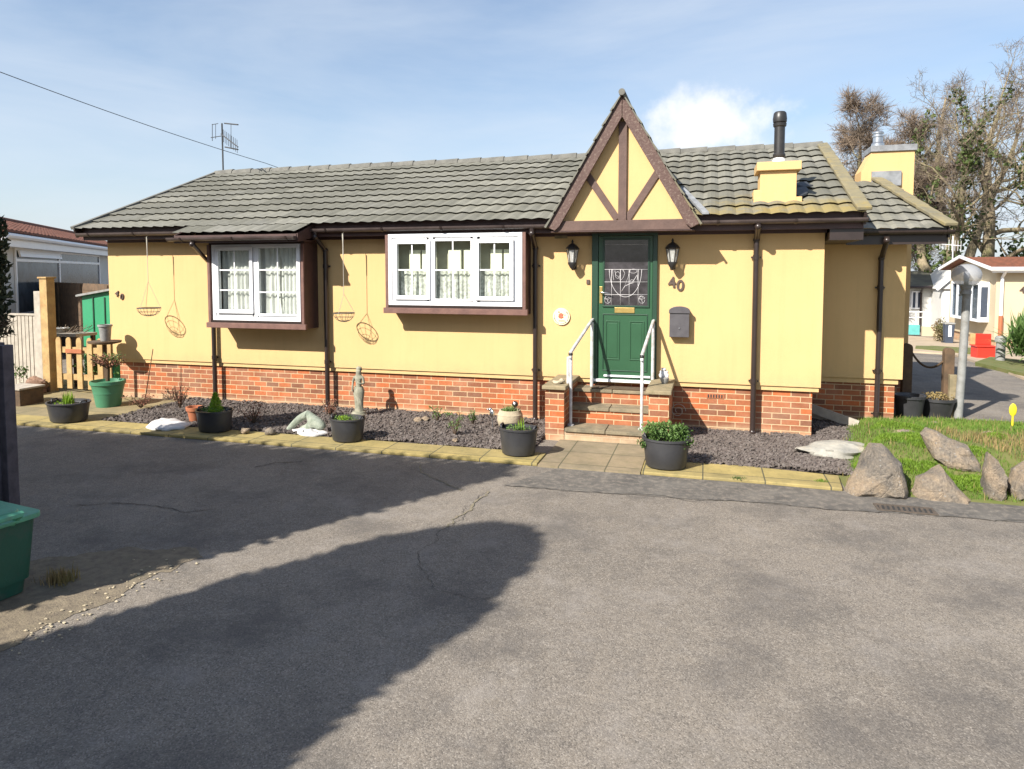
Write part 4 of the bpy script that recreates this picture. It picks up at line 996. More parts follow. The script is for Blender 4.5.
# white gravel sack
def sack(name, pts, y0, z, h, m, label, cat, seed):
    P = [AZ(px, py, z) for px, py in pts]; cx = sum((p for p in P), V((0,0,0)))/len(P); b = MB(); O = []
    for i in range(len(P)):
        for k in range(5): O.append(P[i].lerp(P[(i+1) % len(P)], k/5))
    n = len(O); vs = []; rings = [(1,0),(1.02,.35),(.93,.7),(.7,.92),(.4,1),(.12,1.02)]
    for s_, zz in rings:
        for p in O:
            q = cx+(p-cx)*s_; q = V((q.x, q.y, z+h*zz*(1+.5*noise.noise(q*9+V((seed,0,0))))+.012*noise.noise(q*30))); vs.append(q)
    fs = [(j*n+i, j*n+(i+1) % n, (j+1)*n+(i+1) % n, (j+1)*n+i) for j in range(len(rings)-1) for i in range(n)]+[tuple(range((len(rings)-1)*n, len(rings)*n))]
    b.add(vs, fs); return tag(b.build(name, m, loc=(cx.x,cx.y,z), smooth=True), label, cat)
sack('white_sack', [(146,428),(152,423),(161,420),(176,421),(192,425),(184,429),(166,431),(152,430)], 0, .037, .05, M['sackw'], 'flat white sack lying on the yellow edging left of the terracotta pot', 'sack', 2)
sack('white_sack', [(291,432),(300,430),(314,428),(327,428),(328,435),(315,437),(303,436)], 0, .037, .05, M['sackw'], 'flat grey white sack beneath the weathered stone ornament', 'sack', 5)
# weathered arched ornament: one continuous lump with an arm
me = bpy.data.meshes.new('stone_ornament'); pts = []
yo = AZ(300, 434, .04).y+.12
for px, py, r in ((285,434,.035),(292,426,.045),(300,418,.05),(308,414,.055),(316,416,.075),(321,424,.085),(322,430,.07),(313,424,.07),(308,428,.06),(300,430,.05)):
    p = AY(px, py, yo+(.04 if px in (313,308,300) and py > 420 else 0)); pts.append((p, r))
me.from_pydata([tuple(p-V((pts[0][0].x, yo, .04))) for p, r in pts], [(0,1),(1,2),(2,3),(3,4),(4,5),(5,6),(4,7),(7,8),(8,9)], [])
o = bpy.data.objects.new('stone_ornament', me); C.objects.link(o); o.location = (pts[0][0].x, yo, .04)
sk = o.modifiers.new('skin', 'SKIN'); sk.use_smooth_shade = True
for i, (p, r) in enumerate(pts): me.skin_vertices[0].data[i].radius = (r, r)
ss = o.modifiers.new('sub', 'SUBSURF'); ss.levels = 2; ss.render_levels = 2; me.materials.append(M['plaster'])
tag(o, 'weathered grey green arched garden ornament slumped on the edging left of the statue', 'garden ornament')

# statue (one continuous figure, draped lady)
sx, sy = AY(359, 410, -.42).x, -.42
T = thing('garden_statue', 'small stone statue of a draped standing woman against the brick base', 'statue', (sx, sy, .05))
J = [((0,0,.36),.062,0),((-.028,0,.20),.046,0),((-.030,.005,.09),.034,0),((-.032,-.01,.05),.030,0),((.032,0,.20),.045,0),((.036,.01,.09),.032,0),((.040,0,.05),.030,0),
     ((0,.0,.43),.045,0),((0,0,.50),.058,0),((.0,0,.55),.05,0),((.0,0,.582),.026,0),((.004,-.006,.625),.046,0),((.004,-.002,.668),.040,0),
     ((-.07,0,.545),.024,0),((-.088,-.01,.46),.019,0),((-.075,-.05,.38),.015,0),((-.07,-.06,.345),.012,0),((.07,0,.545),.024,0),((.092,-.01,.46),.019,0),((.05,-.055,.46),.015,0),((.01,-.065,.49),.013,0)]
E_ = [(0,1),(1,2),(2,3),(0,4),(4,5),(5,6),(0,7),(7,8),(8,9),(9,10),(10,11),(11,12),(9,13),(13,14),(14,15),(15,16),(9,17),(17,18),(18,19),(19,20)]
me = bpy.data.meshes.new('figure'); me.from_pydata([tuple(j[0]) for j in J], E_, []); o = bpy.data.objects.new('figure', me); C.objects.link(o); o.parent = T
sk = o.modifiers.new('skin', 'SKIN'); sk.use_smooth_shade = True
for i, j in enumerate(J): me.skin_vertices[0].data[i].radius = (j[1], j[1]*.85)
me.skin_vertices[0].data[0].use_root = True
ss = o.modifiers.new('sub', 'SUBSURF'); ss.levels = 2; ss.render_levels = 2; me.materials.append(M['statue'])
b = MB(); n = 20; vs = []; fs = []
prof = [(.072,.045),(.066,.12),(.070,.22),(.082,.30),(.088,.35),(.066,.41)]
for r, z in prof:
    for k in range(n):
        q = 2*PI*k/n; rr_ = r*(1+.10*math.cos(q*6+z*8)*(1.2-z*1.5)); vs.append((sx+rr_*math.cos(q)*.95, sy+.004+rr_*math.sin(q)*.7, .05+z))
for i in range(len(prof)-1):
    for k in range(n): fs.append((i*n+k, i*n+(k+1) % n, (i+1)*n+(k+1) % n, (i+1)*n+k))
b.add(vs, fs); b.build('drapery', M['statue'], T, smooth=True)
b = MB(); b.lathe([(.11,.03),(.115,.06),(.10,.08),(.095,.10),(0,.10)], (sx,sy,0), 20); b.build('plinth', M['statue'], T, smooth=True, autos=True)
b = MB(); b.blob((sx+.004,sy+.014,.715), (.043,.040,.040), 5, .15, 14, 10); b.blob((sx+.004,sy+.05,.70), (.025,.022,.022), 6, .1, 10, 8); b.build('hair', M['statue'], T, smooth=True)

# round stone pot with ornaments
c = AZ(508, 430, .05); c.y += .1
T = thing('stone_planter', 'round pale stone planter in the slate bed just behind the spiky tub', 'planter', (c.x,c.y,.05))
b = MB(); b.lathe([(.10,.05),(.15,.09),(.175,.17),(.165,.235),(.168,.24),(.15,.27),(.14,.30),(.125,.30),(.115,.27),(0,.27)], (c.x,c.y,0), 24); b.build('pot', M['stonepot'], T, smooth=True, autos=True)
b = MB(); rr = random.Random(9); 
for _ in range(160): b.blade((c.x+rr.gauss(0,.05), c.y+rr.gauss(0,.04), .27), rr.uniform(.03,.10), .01, rr.uniform(-.08,.08), rr.random()*6.3)
b.build('plant', M['leafp'], T)
p = AY(515, 404, c.y); T = thing('solar_light', 'small black solar spotlight stuck in the round stone planter', 'garden light', (p.x,c.y,.27))
b = MB(); b.tube([(p.x,c.y,.27),(p.x,c.y,p.z-.02)], .01, 6); b.build('stake', M['blackm'], T)
b = MB(); b.blob((p.x,c.y,p.z), (.042,.03,.04), 0, 0, 16, 10); b.build('head', M['blackm'], T, smooth=True)
b = MB(); b.lathe([(.024,0),(.018,.004),(0,.005)], (0,0,0), 14); b.v = [V((p.x+v.x, c.y-.030-v.z, p.z+.008+v.y)) for v in b.v]; b.build('lens', M['chrome'], T, smooth=True)
p = AY(491, 410, c.y-.05); T = thing('metal_duck', 'shiny metal bird ornament perched at the left of the stone planter', 'garden ornament', (p.x,c.y-.05,.05))
b = MB(); b.blob((p.x+.015,c.y-.05,p.z-.045), (.035,.03,.055), 2, .1, 14, 10); b.blob((p.x-.012,c.y-.05,p.z+.01), (.03,.022,.022), 3, .05, 12, 8); b.tube([(p.x-.03,c.y-.05,p.z+.01),(p.x-.065,c.y-.06,p.z+.012)], [.012,.004], 8); b.build('bird', M['chrome'], T, smooth=True)
b = MB(); b.tube([(p.x+.02,c.y-.05,.05),(p.x+.02,c.y-.05,p.z-.08)], .008, 6); b.build('stake', M['steel'], T)
# cap ornaments
p = V((-1.80,-.80,.697)); b = MB(); b.blob(p+V((0,0,.02)), (.07,.05,.022), 4, .3); b.blob(p+V((.05,.04,.03)), (.035,.03,.03), 6, .25); tag(b.build('shell_ornament', M['stonepot'], loc=p, smooth=True), 'low cluster of stones on the coping of the left step wall', 'stones')
p = V((-.50,-.35,.697)); T = thing('cherub_ornament', 'little stone cherub with a bowl on the coping right of the steps', 'garden ornament', p)
b = MB(); b.lathe([(.035,0),(.05,.03),(.06,.07),(.03,.08)], p+V((.01,-.05,0)), 14); b.build('bowl', M['galv'], T, smooth=True, autos=True)
me = bpy.data.meshes.new('figure'); JJ = [((0,0,.05),.045),((0,0,.11),.04),((0,0,.145),.02),((0,-.005,.185),.036),((-.055,-.02,.10),.018),((-.03,-.05,.07),.015),((.055,-.02,.10),.018),((.035,-.05,.07),.015),((-.05,.02,.15),.02),((.05,.02,.15),.02)]
me.from_pydata([j[0] for j in JJ], [(0,1),(1,2),(2,3),(1,4),(4,5),(1,6),(6,7),(1,8),(1,9)], []); o = bpy.data.objects.new('figure', me); C.objects.link(o); o.parent = T
sk = o.modifiers.new('skin', 'SKIN'); sk.use_smooth_shade = True
for i, j in enumerate(JJ): me.skin_vertices[0].data[i].radius = (j[1], j[1])
ss = o.modifiers.new('sub', 'SUBSURF'); ss.levels = 1; ss.render_levels = 2; me.materials.append(M['sackw'])
# wire scroll on the brick
b = MB(); b.tube([(-.33+.10*math.cos(t)*(1-t/14), -.03, .28+.10*math.sin(t)*(1-t/14)) for t in [i*.3 for i in range(36)]], .004, 5); tag(b.build('wire_scroll', M['wirel'], loc=(-.33,-.03,.28)), 'curl of pale wire hanging against the brick just right of the steps', 'wire')

# little shrubs in the bed
def shrub(px, py, h, w, n, mats, label, seed, twiggy=14):
    c = AZ(px, py, .05); T = thing('small_shrub', label, 'shrub', (c.x,c.y,.05), 'small shrubs in the slate beds'); rr = random.Random(seed)
    b = MB(); tips = []
    for _ in range(twiggy):
        q = rr.random()*6.3; e_ = V((c.x+w*.5*math.cos(q)*rr.uniform(.2,1), c.y+w*.4*math.sin(q)*rr.uniform(.2,1), .05+h*rr.uniform(.55,1)))
        mid = V((c.x,c.y,.05)).lerp(e_, .5)+V((rr.gauss(0,.015), rr.gauss(0,.015), .01)); b.tube([(c.x,c.y,.05), mid, e_], [.006,.005,.003], 4); tips += [mid, e_]
    b.build('stem', M['stem'], T); b = MB()
    for t in tips: b.leaves(t, (w*.16,w*.14,h*.16), n, .026, rr, .1, .2, .55)
    b.build('foliage', M[mats], T); return T
shrub(141, 408, .18, .55, 10, 'leafr', 'low reddish shrub in the bed just right of the green planter', 31)
shrub(180, 408, .33, .34, 9, 'leafr', 'spindly brown plant against the wall above the terracotta pot', 32)
shrub(254, 423, .28, .48, 7, 'leafr', 'straggly red and green rose bush below the left bay', 33)
shrub(331, 416, .22, .40, 8, 'leafr', 'brown leaved shrub between the downpipe foot and the arched ornament', 34)
shrub(438, 421, .20, .22, 8, 'leafp', 'leftmost of the three sparse green shrubs below the lace curtained bay', 35, 7)
shrub(455, 436, .28, .30, 9, 'leafp', 'tallest of the three sparse green shrubs below the lace curtained bay', 36, 9)
shrub(473, 424, .20, .20, 8, 'leafp', 'rightmost of the three sparse green shrubs below the lace curtained bay', 37, 7)
a_, c_ = AZ(145, 401, .05), AY(153, 349, -.3); b = MB(); b.tube([a_, c_], .007, 5); tag(b.build('garden_cane', M['stem'], loc=a_), 'thin garden cane leaning against the wall right of the green planter', 'cane')
b = MB(); rr = random.Random(14)
for px, py, r in ((425,399+20,.05),(418,420,.05),(270,432,.06),(245,431,.05),(455,440,.03)): c = AZ(px, py, .07); b = MB(); b.blob(c, (r*1.3,r,r*.7), px, .3); tag(b.build('stone', M['rock'], loc=c, smooth=True), {425:'upper loose grey stone in the slate under the lace curtained bay',418:'lower loose grey stone in the slate under the lace curtained bay',270:'flat stone in the slate right of the rose bush',245:'rounded stone in the slate in front of the rose bush',455:'small stone at the foot of the tallest sparse shrub'}[px], 'stone')
c = AZ(835, 485, .01); b = MB()
for _ in range(120): b.blade((c.x-.12+rr.gauss(0,.03), c.y+rr.gauss(0,.02), .03), rr.uniform(.01,.035), .006, .01, rr.random()*6.3)
tag(b.build('weed_tuft', M['leafb'], loc=c), 'small bright weed tuft in the yellow edging left of the pointed boulder', 'weed')
c = AZ(738, 479, .03); b = MB()
for _ in range(90): b.blade((c.x+rr.gauss(0,.03), c.y+rr.gauss(0,.02), .03), rr.uniform(.01,.03), .006, .02, rr.random()*6.3)
tag(b.build('weed_tuft', M['leafm'], loc=c), 'small weed tuft in a joint of the yellow edging right of the steps', 'weed')
# drain grating by the boulders
c0 = AZ(905, 510, .0); T = thing('drain_grating', 'rusty slotted drain grating in the road in front of the boulders', 'drain', (c0.x,c0.y,0))
b = MB(); x0, x1, ya, yb = c0.x-.24, c0.x+.24, c0.y-.09, c0.y+.09
frame = MB()
for (p, q, r, s_) in ((x0,x1,ya,ya+.02),(x0,x1,yb-.02,yb),(x0,x0+.02,ya+.02,yb-.02),(x1-.02,x1,ya+.02,yb-.02)): frame.box(p, q, r, s_, .0045, .014)
frame.build('frame', M['grid'], T)
for k in range(11): b.prism([(x0+.025+k*.042,ya+.02,.005),(x0+.045+k*.042,ya+.02,.005),(x0+.06+k*.042,yb-.02,.005),(x0+.04+k*.042,yb-.02,.005)], (0,0,.008))
b.build('grating_bars', M['grid'], T)
b = MB(); b.box(x0+.02, x1-.02, ya+.02, yb-.02, .0042, .0047); b.build('slot_void', M['dark'], T)

# ================================================================ LAMP POST, ROPE POSTS
base = AZ(957, 417, .0); base = V((3.55, 1.94, 0.0)); lean = V((.05,0,0)); T = thing('lamp_post', 'grey lamp post with a clear globe head standing on the grass bank', 'lamp post', base)
b = MB(); b.tube([base, base+V((.02,0,.6)), base+lean+V((0,0,1.86))], [.056,.054,.052], 16); b.build('column', M['galv'], T, smooth=True, autos=True)
g = base+lean+V((-.015,0,2.065)); b = MB(); b.lathe([(.055,1.80),(.072,1.80),(.072,1.84),(.06,1.86),(.075,1.90),(.07,1.93),(.03,1.94),(.02,2.04),(.0,2.05)], (g.x,g.y,0), 16); b.build('collar', M['galv'], T, smooth=True, autos=True)
b = MB(); b.blob(g, (.19,.19,.165), 0, 0, 32, 20); o = b.build('globe', M['lampg'], T, smooth=True)
b = MB(); b.lathe([(.03,g.z-.10),(.04,g.z-.02),(.03,g.z+.05),(0,g.z+.06)], (g.x,g.y,0), 12); b.build('bulb', M['white'], T, smooth=True)
b = MB(); b.tube([(g.x-.09,g.y,1.78),(g.x,g.y,1.79)], .014, 6); b.build('sensor_arm', M['galv'], T)
def ropepost(x, y, h, label):
    b = MB(); K = 8; w = .065
    b.prism([(x-w,y-w,0),(x+w,y-w,0),(x+w,y-w,h-w)]+[(x+w*math.cos(q),y-w,h-w+w*math.sin(q)) for q in [PI*k/K for k in range(1,K)]]+[(x-w,y-w,h-w)], (0,2*w,0))
    o = b.build('rope_post', M['fence'], loc=(x,y,0), bev=.006); tag(o, label, 'post', 'wooden posts of the rope barrier'); return o
pr = (3.46, 2.15); pl_ = (2.99, 2.45)
ropepost(*pr, 1.0, 'dark wooden rope post just left of the lamp post'); ropepost(*pl_, 1.02, 'dark wooden rope post hard against the corner of the yellow side wing')
b = MB(); a_, c_ = V((pl_[0]+.065,pl_[1],.88)), V((pr[0]-.065,pr[1],.80)); b.tube([a_.lerp(c_, t)-V((0,0,.62*t*(1-t))) for t in [i/14 for i in range(15)]], .016, 7); tag(b.build('rope', M['stem'], loc=a_, smooth=True), 'brown rope sagging between the two dark wooden posts', 'rope')
b = MB(); b.box(3.44, 3.54, 1.98, 2.06, 0, .62); tag(b.build('concrete_post', M['cope'], loc=(3.49,2.02,0), bev=.006), 'short pale concrete post stub between the rope post and lamp post', 'post')
c = V((3.28,1.98,0)); T = thing('dark_planter', 'dark round tub of dead growth behind the lamp post foot', 'planter', c)
b = MB(); b.lathe([(.17,.0),(.235,.24),(.25,.24),(.25,.28),(.22,.28),(.2,.22),(0,.22)], c, 20); b.build('tub', M['pot'], T, smooth=True, autos=True)
b = MB(); b.leaves(c+V((0,0,.3)), (.2,.15,.06), 220, .04, random.Random(3), .1); b.build('dead_growth', M['dry'], T)
T = thing('black_tub', 'black tub in deep shade at the right corner of the yellow side wing', 'planter', (2.86,1.75,0))
b = MB(); b.lathe([(.16,.0),(.2,.30),(.215,.30),(.215,.34),(.19,.34),(.17,.3),(0,.3)], (2.86,1.75,0), 20); b.build('tub', M['pot'], T, smooth=True, autos=True)
c = AY(1013, 412, -.2); c = V((c.x, .6, 0)); c = AY(1013, 419, .9); T = thing('yellow_marker', 'small upright yellow marker disc at the top of the grassy bank', 'marker', (c.x,.9,.05))
zb = bankz(c.x, .9); q = AY(1013, 410, .9); b = MB(); b.blob((q.x,.9,q.z), (.045,.015,.085), 0, 0, 16, 10); b.build('disc', M['ylw'], T, smooth=True)
b = MB(); b.tube([(q.x,.9,zb),(q.x,.9,q.z-.05)], .012, 6); b.build('stake', M['ylw'], T)

# ================================================================ LEFT YARD
b = MB(); b.box(-11.10, -10.94, -.08, .08, 0, 2.0); b.box(-11.12, -10.92, -.1, .1, 2.0, 2.03); tag(b.build('gate_post', M['wood'], loc=(-10.96,0,0), bev=.006), 'tall yellow timber gate post beside the picket gate', 'gate post')
b = MB(); b.box(-11.25, -11.11, -.07, .06, .05, 1.78); tag(b.build('fence_post', M['woodw'], loc=(-11.12,0,0), bev=.005), 'bleached shorter fence post fixed to the left of the tall gate post', 'fence post')
T = thing('picket_gate', 'yellow timber picket gate with rounded pales and one rusty board', 'gate', (-10.3,0,0))
for px in (60.5, 70.5, 80.8, 91.2, 101.5, 110):
    x = AY(px, 365, 0).x; w = .055; zt = .98; b = MB()
    b.prism([(x-w,-.03,.10),(x+w,-.03,.10),(x+w,-.03,zt-w)]+[(x+w*math.cos(q),-.03,zt-w+w*1.2*math.sin(q)) for q in [PI*k/8 for k in range(1,8)]]+[(x-w,-.03,zt-w)], (0,.02,0)); b.build('picket', M['wood'], T, bev=.003)
b = MB(); b.box(-10.86, -9.72, -.009, .03, .25, .35); b.build('rail', M['wood'], T); b = MB(); b.box(-10.86, -9.72, -.009, .03, .72, .82); b.build('rail', M['wood'], T)
x0 = AY(68, 350, 0).x; x1 = AY(84, 350, 0).x; b = MB(); b.box(x0, x1, -.055, -.031, .72, .79); b.build('latch_board', M['terra'], T, bev=.003)
T = thing('slatted_fence', 'bleached vertical board fence panel left of the gate post', 'fence', (-11.8,0,0))
b = MB(); x = -12.9; rr = random.Random(6)
while x < -11.22: b.box(x, x+.072, -.02+rr.uniform(-.003,.003), .0, .10, 1.35); x += .086
b.build('boards', M['woodw'], T, bev=.003); b = MB(); b.box(-12.9, -11.2, -.035, .03, 1.352, 1.385); b.build('top_rail', M['woodw'], T); b = MB(); b.box(-12.9,-11.2,.002,.03,.3,.38); b.box(-12.9,-11.2,.002,.03,1.0,1.08); b.build('back_rail', M['fence'], T)
for px, py, r, lab in ((24,396,.16,'leftmost brown stone below the bleached fence'),(33,394,.19,'largest rusty brown stone below the bleached fence'),(42,392,.15,'rightmost brown stone next to the gate post foot')):
    c = AZ(px, py, .02); b = MB(); b.blob(c+V((0,.05,r*.55)), (r*1.1,r*.8,r*.9), px, .3, 18, 12, 1.6, .15); tag(b.build('garden_stone', pm('brown_stone_%d' % px, (.24,.14,.09), (.13,.08,.055), 5, .9, .6, 20), loc=(c.x,c.y,0), smooth=True, autos=True), lab, 'stone', 'brown stones under the fence')
c = AZ(20, 386, .1); b = MB(); b.leaves((c.x,c.y+.15,.33), (.26,.18,.2), 500, .07, random.Random(12), .1, .5, .5); tag(b.build('leafy_plant', M['leafm'], loc=(c.x,c.y,0)), 'green leafy plant in front of the bleached fence', 'plant')
c = AZ(14, 408, 0); T = thing('wooden_trough', 'low dark wooden trough beside the grey post at the left edge', 'planter', (c.x,c.y+.2,0))
b = MB(); b.box(c.x-.35, c.x+.13, c.y, c.y+.4, 0, .28); b.build('box', M['fence'], T, bev=.01); b = MB(); b.box(c.x-.37, c.x+.15, c.y-.02, c.y+.42, .281, .31); b.build('rim', M['woodw'], T, bev=.005)
# back fence
A_, B_ = V((-23.5,8.6,-.2)), V((-9.0,.9,-.2)); d_ = (B_-A_); n_ = 8
T = thing('panel_fence', 'brown overlapping panel fence in front of the neighbouring red roofed bungalow', 'fence', (-16,5,0))
for k in range(n_):
    a_, c_ = A_.lerp(B_, k/n_), A_.lerp(B_, (k+1)/n_)
    if c_.x > -10.0: continue
    b = MB()
    for j in range(13): b.bar(a_+V((0,0,.1+j*.155)), c_+V((0,0,.1+j*.155)), .02, .165)
    b.build('panel', M['fence'], T)
    b = MB(); b.tube([a_, a_+V((0,0,2.02))], .055, 4); b.build('fence_post', M['fence'], T)
# green shed
p0, p1 = AY(82, 296, 1.2), AY(112, 290, 1.2)
T = thing('metal_shed', 'green metal garden shed with a pale sloping roof edge behind the picket gate', 'shed', ((p0.x+p1.x)/2,1.6,0))
b = MB(); b.prism([(p0.x,1.2,0),(p1.x,1.2,0),(p1.x,1.2,p1.z),(p0.x,1.2,p0.z)], (0,1.0,0)); b.build('body', M['shed'], T)
b = MB(); b.bar(V((p0.x-.07,1.15,p0.z+.005)), V((p1.x+.1,1.15,p1.z+.02)), .06, .035); b.bar(V((p0.x-.07,1.7,p0.z+.02)), V((p1.x+.1,1.7,p1.z+.035)), 1.1, .02); b.build('roof', M['galv'], T)
b = MB(); 
for px in (93.5, 105): x = AY(px, 310, 1.195).x; b.box(x-.012, x+.012, 1.185, 1.199, .05, p0.z-.02)
b.build('door_seam', M['doorf'], T); 
# potting table clutter
c = AY(66, 330, .6); T = thing('potting_table', 'grey potting table cluttered with dead twigs behind the picket gate', 'table', (c.x,.6,0))
b = MB(); b.box(c.x-.5, c.x+.45, .4, .85, c.z-.10, c.z-.05); b.build('table_top', M['woodw'], T)
for sx_ in (-.45, .4):
    for sy_ in (.43, .8): b = MB(); b.box(c.x+sx_-.03, c.x+sx_+.03, sy_-.03, sy_+.03, 0, c.z-.10); b.build('leg', M['fence'], T)
b = MB(); b.lathe([(.16,c.z-.05),(.2,c.z+.03),(.17,c.z+.03),(.14,c.z-.02),(0,c.z-.02)], (c.x-.2,.6,0), 16); tag(b.build('grey_bowl', M['galv'], loc=(c.x-.2,.6,c.z-.05), smooth=True, autos=True), 'grey bowl on the potting table behind the gate', 'bowl')
b = MB(); rr = random.Random(17)
for _ in range(40): a_ = V((c.x+.1+rr.gauss(0,.12), .62+rr.gauss(0,.06), c.z-.04)); b.tube([a_, a_+V((rr.uniform(-.1,.35), rr.gauss(0,.08), rr.uniform(.03,.16)))], .005, 3)
tag(b.build('dead_twigs', M['twig'], loc=(c.x+.1,.62,c.z-.05)), 'bundle of dead twigs on the potting table behind the gate', 'twigs')
b = MB(); b.leaves((-10.4,.35,.45), (.5,.15,.35), 500, .06, random.Random(18), .1); tag(b.build('gate_shrub', M['leafp'], loc=(-10.4,.35,0)), 'green shrub growing just behind the picket gate', 'shrub')
# neighbour bungalow, left
A0 = AZ(8, 237, 2.95); dv = V((-.57,.822,0)).normalized(); nv = V((.822,.57,0)).normalized()
def LU(px, py, off=0): p = AP(px, py, A0+nv*off, nv)-A0; return p.dot(dv), p.z+A0.z
T = thing('neighbour_bungalow', 'white bungalow with red tiled roof and a wide white window behind the left fence', 'bungalow')
b = MB(); b.box(-1.0, 16, 0, 5, -.6, 2.9); b.build('wall', M['whitew'], T)
zt = LU(13,234)[1]
b = MB(); b.box(-1.3, 16.4, -.30, -.27, zt-.34, zt-.08); b.box(-1.3, 16.4, -.27, 0, zt-.34, zt-.32); b.tube([(-1.3,-.36,zt-.10),(16.4,-.36,zt-.10)], .07, 8); b.build('fascia', M['white'], T)
rr = random.Random(3); zr = AP(10,222.5,A0-nv*2.6,nv).z
b = MB(); K = 9
for i in range(K):
    ya_, yb_ = -.38+2.98*i/K, -.38+2.98*(i+1)/K; za, zb_ = zt+(zr-zt)*i/K, zt+(zr-zt)*(i+1)/K
    for k in range(60):
        x = -1.4+.3*k; dz_ = rr.uniform(0,.008); b.prism([(x,ya_,za+dz_+.03),(x+.15,ya_,za+.055+dz_),(x+.292,ya_,za+.03+dz_),(x+.292,ya_,za-.02),(x,ya_,za-.02)], (0,yb_-ya_+.01,zb_-za-.01))
b.build('roof', M['redtile'], T); b = MB(); b.prism([(-1.2,2.55,zr-.02),(-1.2,5.6,zt),(-1.2,-.2,zt)], (17.4,0,0)); b.tube([(-1.4,2.6,zr+.04),(16.4,2.6,zr+.04)], .1, 8); b.build('ridge', M['redtile'], T)
def lrect(nm, a, c, mat, y0, y1_, par):
    u0, z0_ = LU(*a); u1, z1_ = LU(*c); b = MB(); b.box(u0, u1, y0, y1_, z0_, z1_); return b.build(nm, mat, par)
u0, u1 = LU(13,250)[0], LU(98,250)[0]; um = LU(57.5,250)[0]; zA = LU(13,246.5)[1]; zm = LU(15,260)[1]; zB = 1.0
b = MB(); frame_rect(b, u0, u1, zB, zA, .09, -.05, -.004); b.box(um-.05, um+.05, -.05, -.004, zB+.09, zA-.09); b.box(u0+.09, um-.05, -.05, -.004, zm-.04, zm+.04); b.box(um+.05, u1-.09, -.05, -.004, zm-.04, zm+.04)
W_ = b.build('window', M['white'], T, bev=.01)
b = MB(); b.box(u0+.08, u1-.08, -.02, -.012, zB+.08, zA-.08); b.build('pane', M['dpane'], W_)
b = MB(); b.box(u0+.02, u1-.02, -.010, -.005, zB+.02, zA-.02); b.build('dark_room', pm('room_grey', (.14,.15,.16), (.08,.085,.09), 3), W_)
b = MB(); b.box(um-1.4, um-.9, -.012, -.0105, zB+.1, zm-.1); b.build('curtain', M['lace'], W_)
b = MB(); frame_rect(b, u0+.1, um-.06, zm+.06, zA-.1, .06, 0, .04); b.box(u0+.16, um-.12, .015, .02, zm+.12, zA-.16)
Rm = Matrix.Rotation(-.22, 3, 'X'); zc = zA-.1
b.v = [V((v.x, 0, zc))+Rm @ V((0, v.y-.1, v.z-zc)) for v in b.v]; b.build('open_casement', M['white'], W_)
T.location = (A0.x, A0.y, 0); T.rotation_euler = (0, 0, math.atan2(dv.y, dv.x))

# near left: grey post, conifer, green box
p = AZ(9, 520, 0); b = MB(); x, y = -5.62, -4.9
b.box(x-.55, x-.205, y, y+.10, 0, 1.51); b.box(x-.204, x-.135, y+.02, y+.12, 0, 1.49); tag(b.build('gate_pier', M['post'], loc=(x,y,0), bev=.006), 'weathered dark purple grey post at the left edge of the photo', 'post')
def conifer(cx, cy, z0, h, rad, n, size, label, seed, name='conifer', prof=None, lumpy=.25):
    T = thing(name, label, 'conifer', (cx,cy,0)); rr = random.Random(seed); b = MB()
    for _ in range(n):
        t = rr.random()**.8; q = rr.random()*2*PI; r_ = prof(t) if prof else rad
        r_ *= (1+lumpy*noise.noise(V((math.cos(q)*2.2, math.sin(q)*2.2, t*h*1.1+seed))))*rr.uniform(.55,1.0)**.5
        b.leaf((cx+r_*math.cos(q), cy+r_*math.sin(q), z0+t*h), size, rr, .9, .55)
    b.build('crown', M['leafd'], T); b = MB(); b.tube([(cx,cy,-.05),(cx,cy,z0+h*.8)], [.09,.03], 8); b.build('trunk', M['bark'], T); return T
p = AY(7.5, 250, -4.0)
conifer(p.x-.82, -4.0, 1.2, 1.95, .45, 9000, .075, 'dark columnar conifer cut by the left edge of the photo above the grey post', 41, prof=lambda t: .46*min(1, (1-t)*3.2+.12)*min(1, t*4+.5))
b = MB(); rr = random.Random(44); p = AY(8, 325, -4.2)
for k in range(16): b.tube([(p.x-.25,-4.2,p.z-.15+rr.uniform(-.1,.3)), (p.x-.05+rr.gauss(0,.04),-4.2+rr.gauss(0,.05),p.z+rr.uniform(-.1,.1)), (p.x+rr.uniform(0,.12),-4.2,p.z+rr.uniform(-.12,.12))], [.006,.004,.002], 3)
tag(b.build('bare_twigs', M['stem'], loc=(p.x,-4.2,p.z)), 'wisps of bare twig sticking out above the grey post', 'twigs')
# green recycling tub
T = thing('green_tub', 'dark green storage tub with a mint lid at the bottom left', 'bin', (-4.45,-6.1,0))
cx, cy = -4.66, -6.08; ang = -.15
def rot2(v): return V((cx+(v.x)*math.cos(ang)-v.y*math.sin(ang), cy+v.x*math.sin(ang)+v.y*math.cos(ang), v.z))
def rbox(b, hw, hd, z0_, z1_, hw2=None, hd2=None, r=.06):
    hw2 = hw2 or hw; hd2 = hd2 or hd; rings = []
    for (a, c_, z) in ((hw,hd,z0_),(hw2,hd2,z1_)):
        ring = []
        for (sx_, sy_, a0) in ((1,1,0),(-1,1,PI/2),(-1,-1,PI),(1,-1,1.5*PI)):
            for k in range(5): q = a0+PI/2*k/4; ring.append((sx_*(a-r)+r*math.cos(q), sy_*(c_-r)+r*math.sin(q), z))
        rings.append(ring)
    n = 20; b.add([rot2(V(p)) for p in rings[0]+rings[1]], [tuple(range(n-1,-1,-1)), tuple(range(n,2*n))]+[(i,(i+1) % n,(i+1) % n+n,i+n) for i in range(n)])
b = MB(); rbox(b, .33, .23, .01, .10, .34, .24); rbox(b, .355, .255, .101, .50, .385, .285); b.build('tub', M['bin'], T, smooth=True, autos=True)
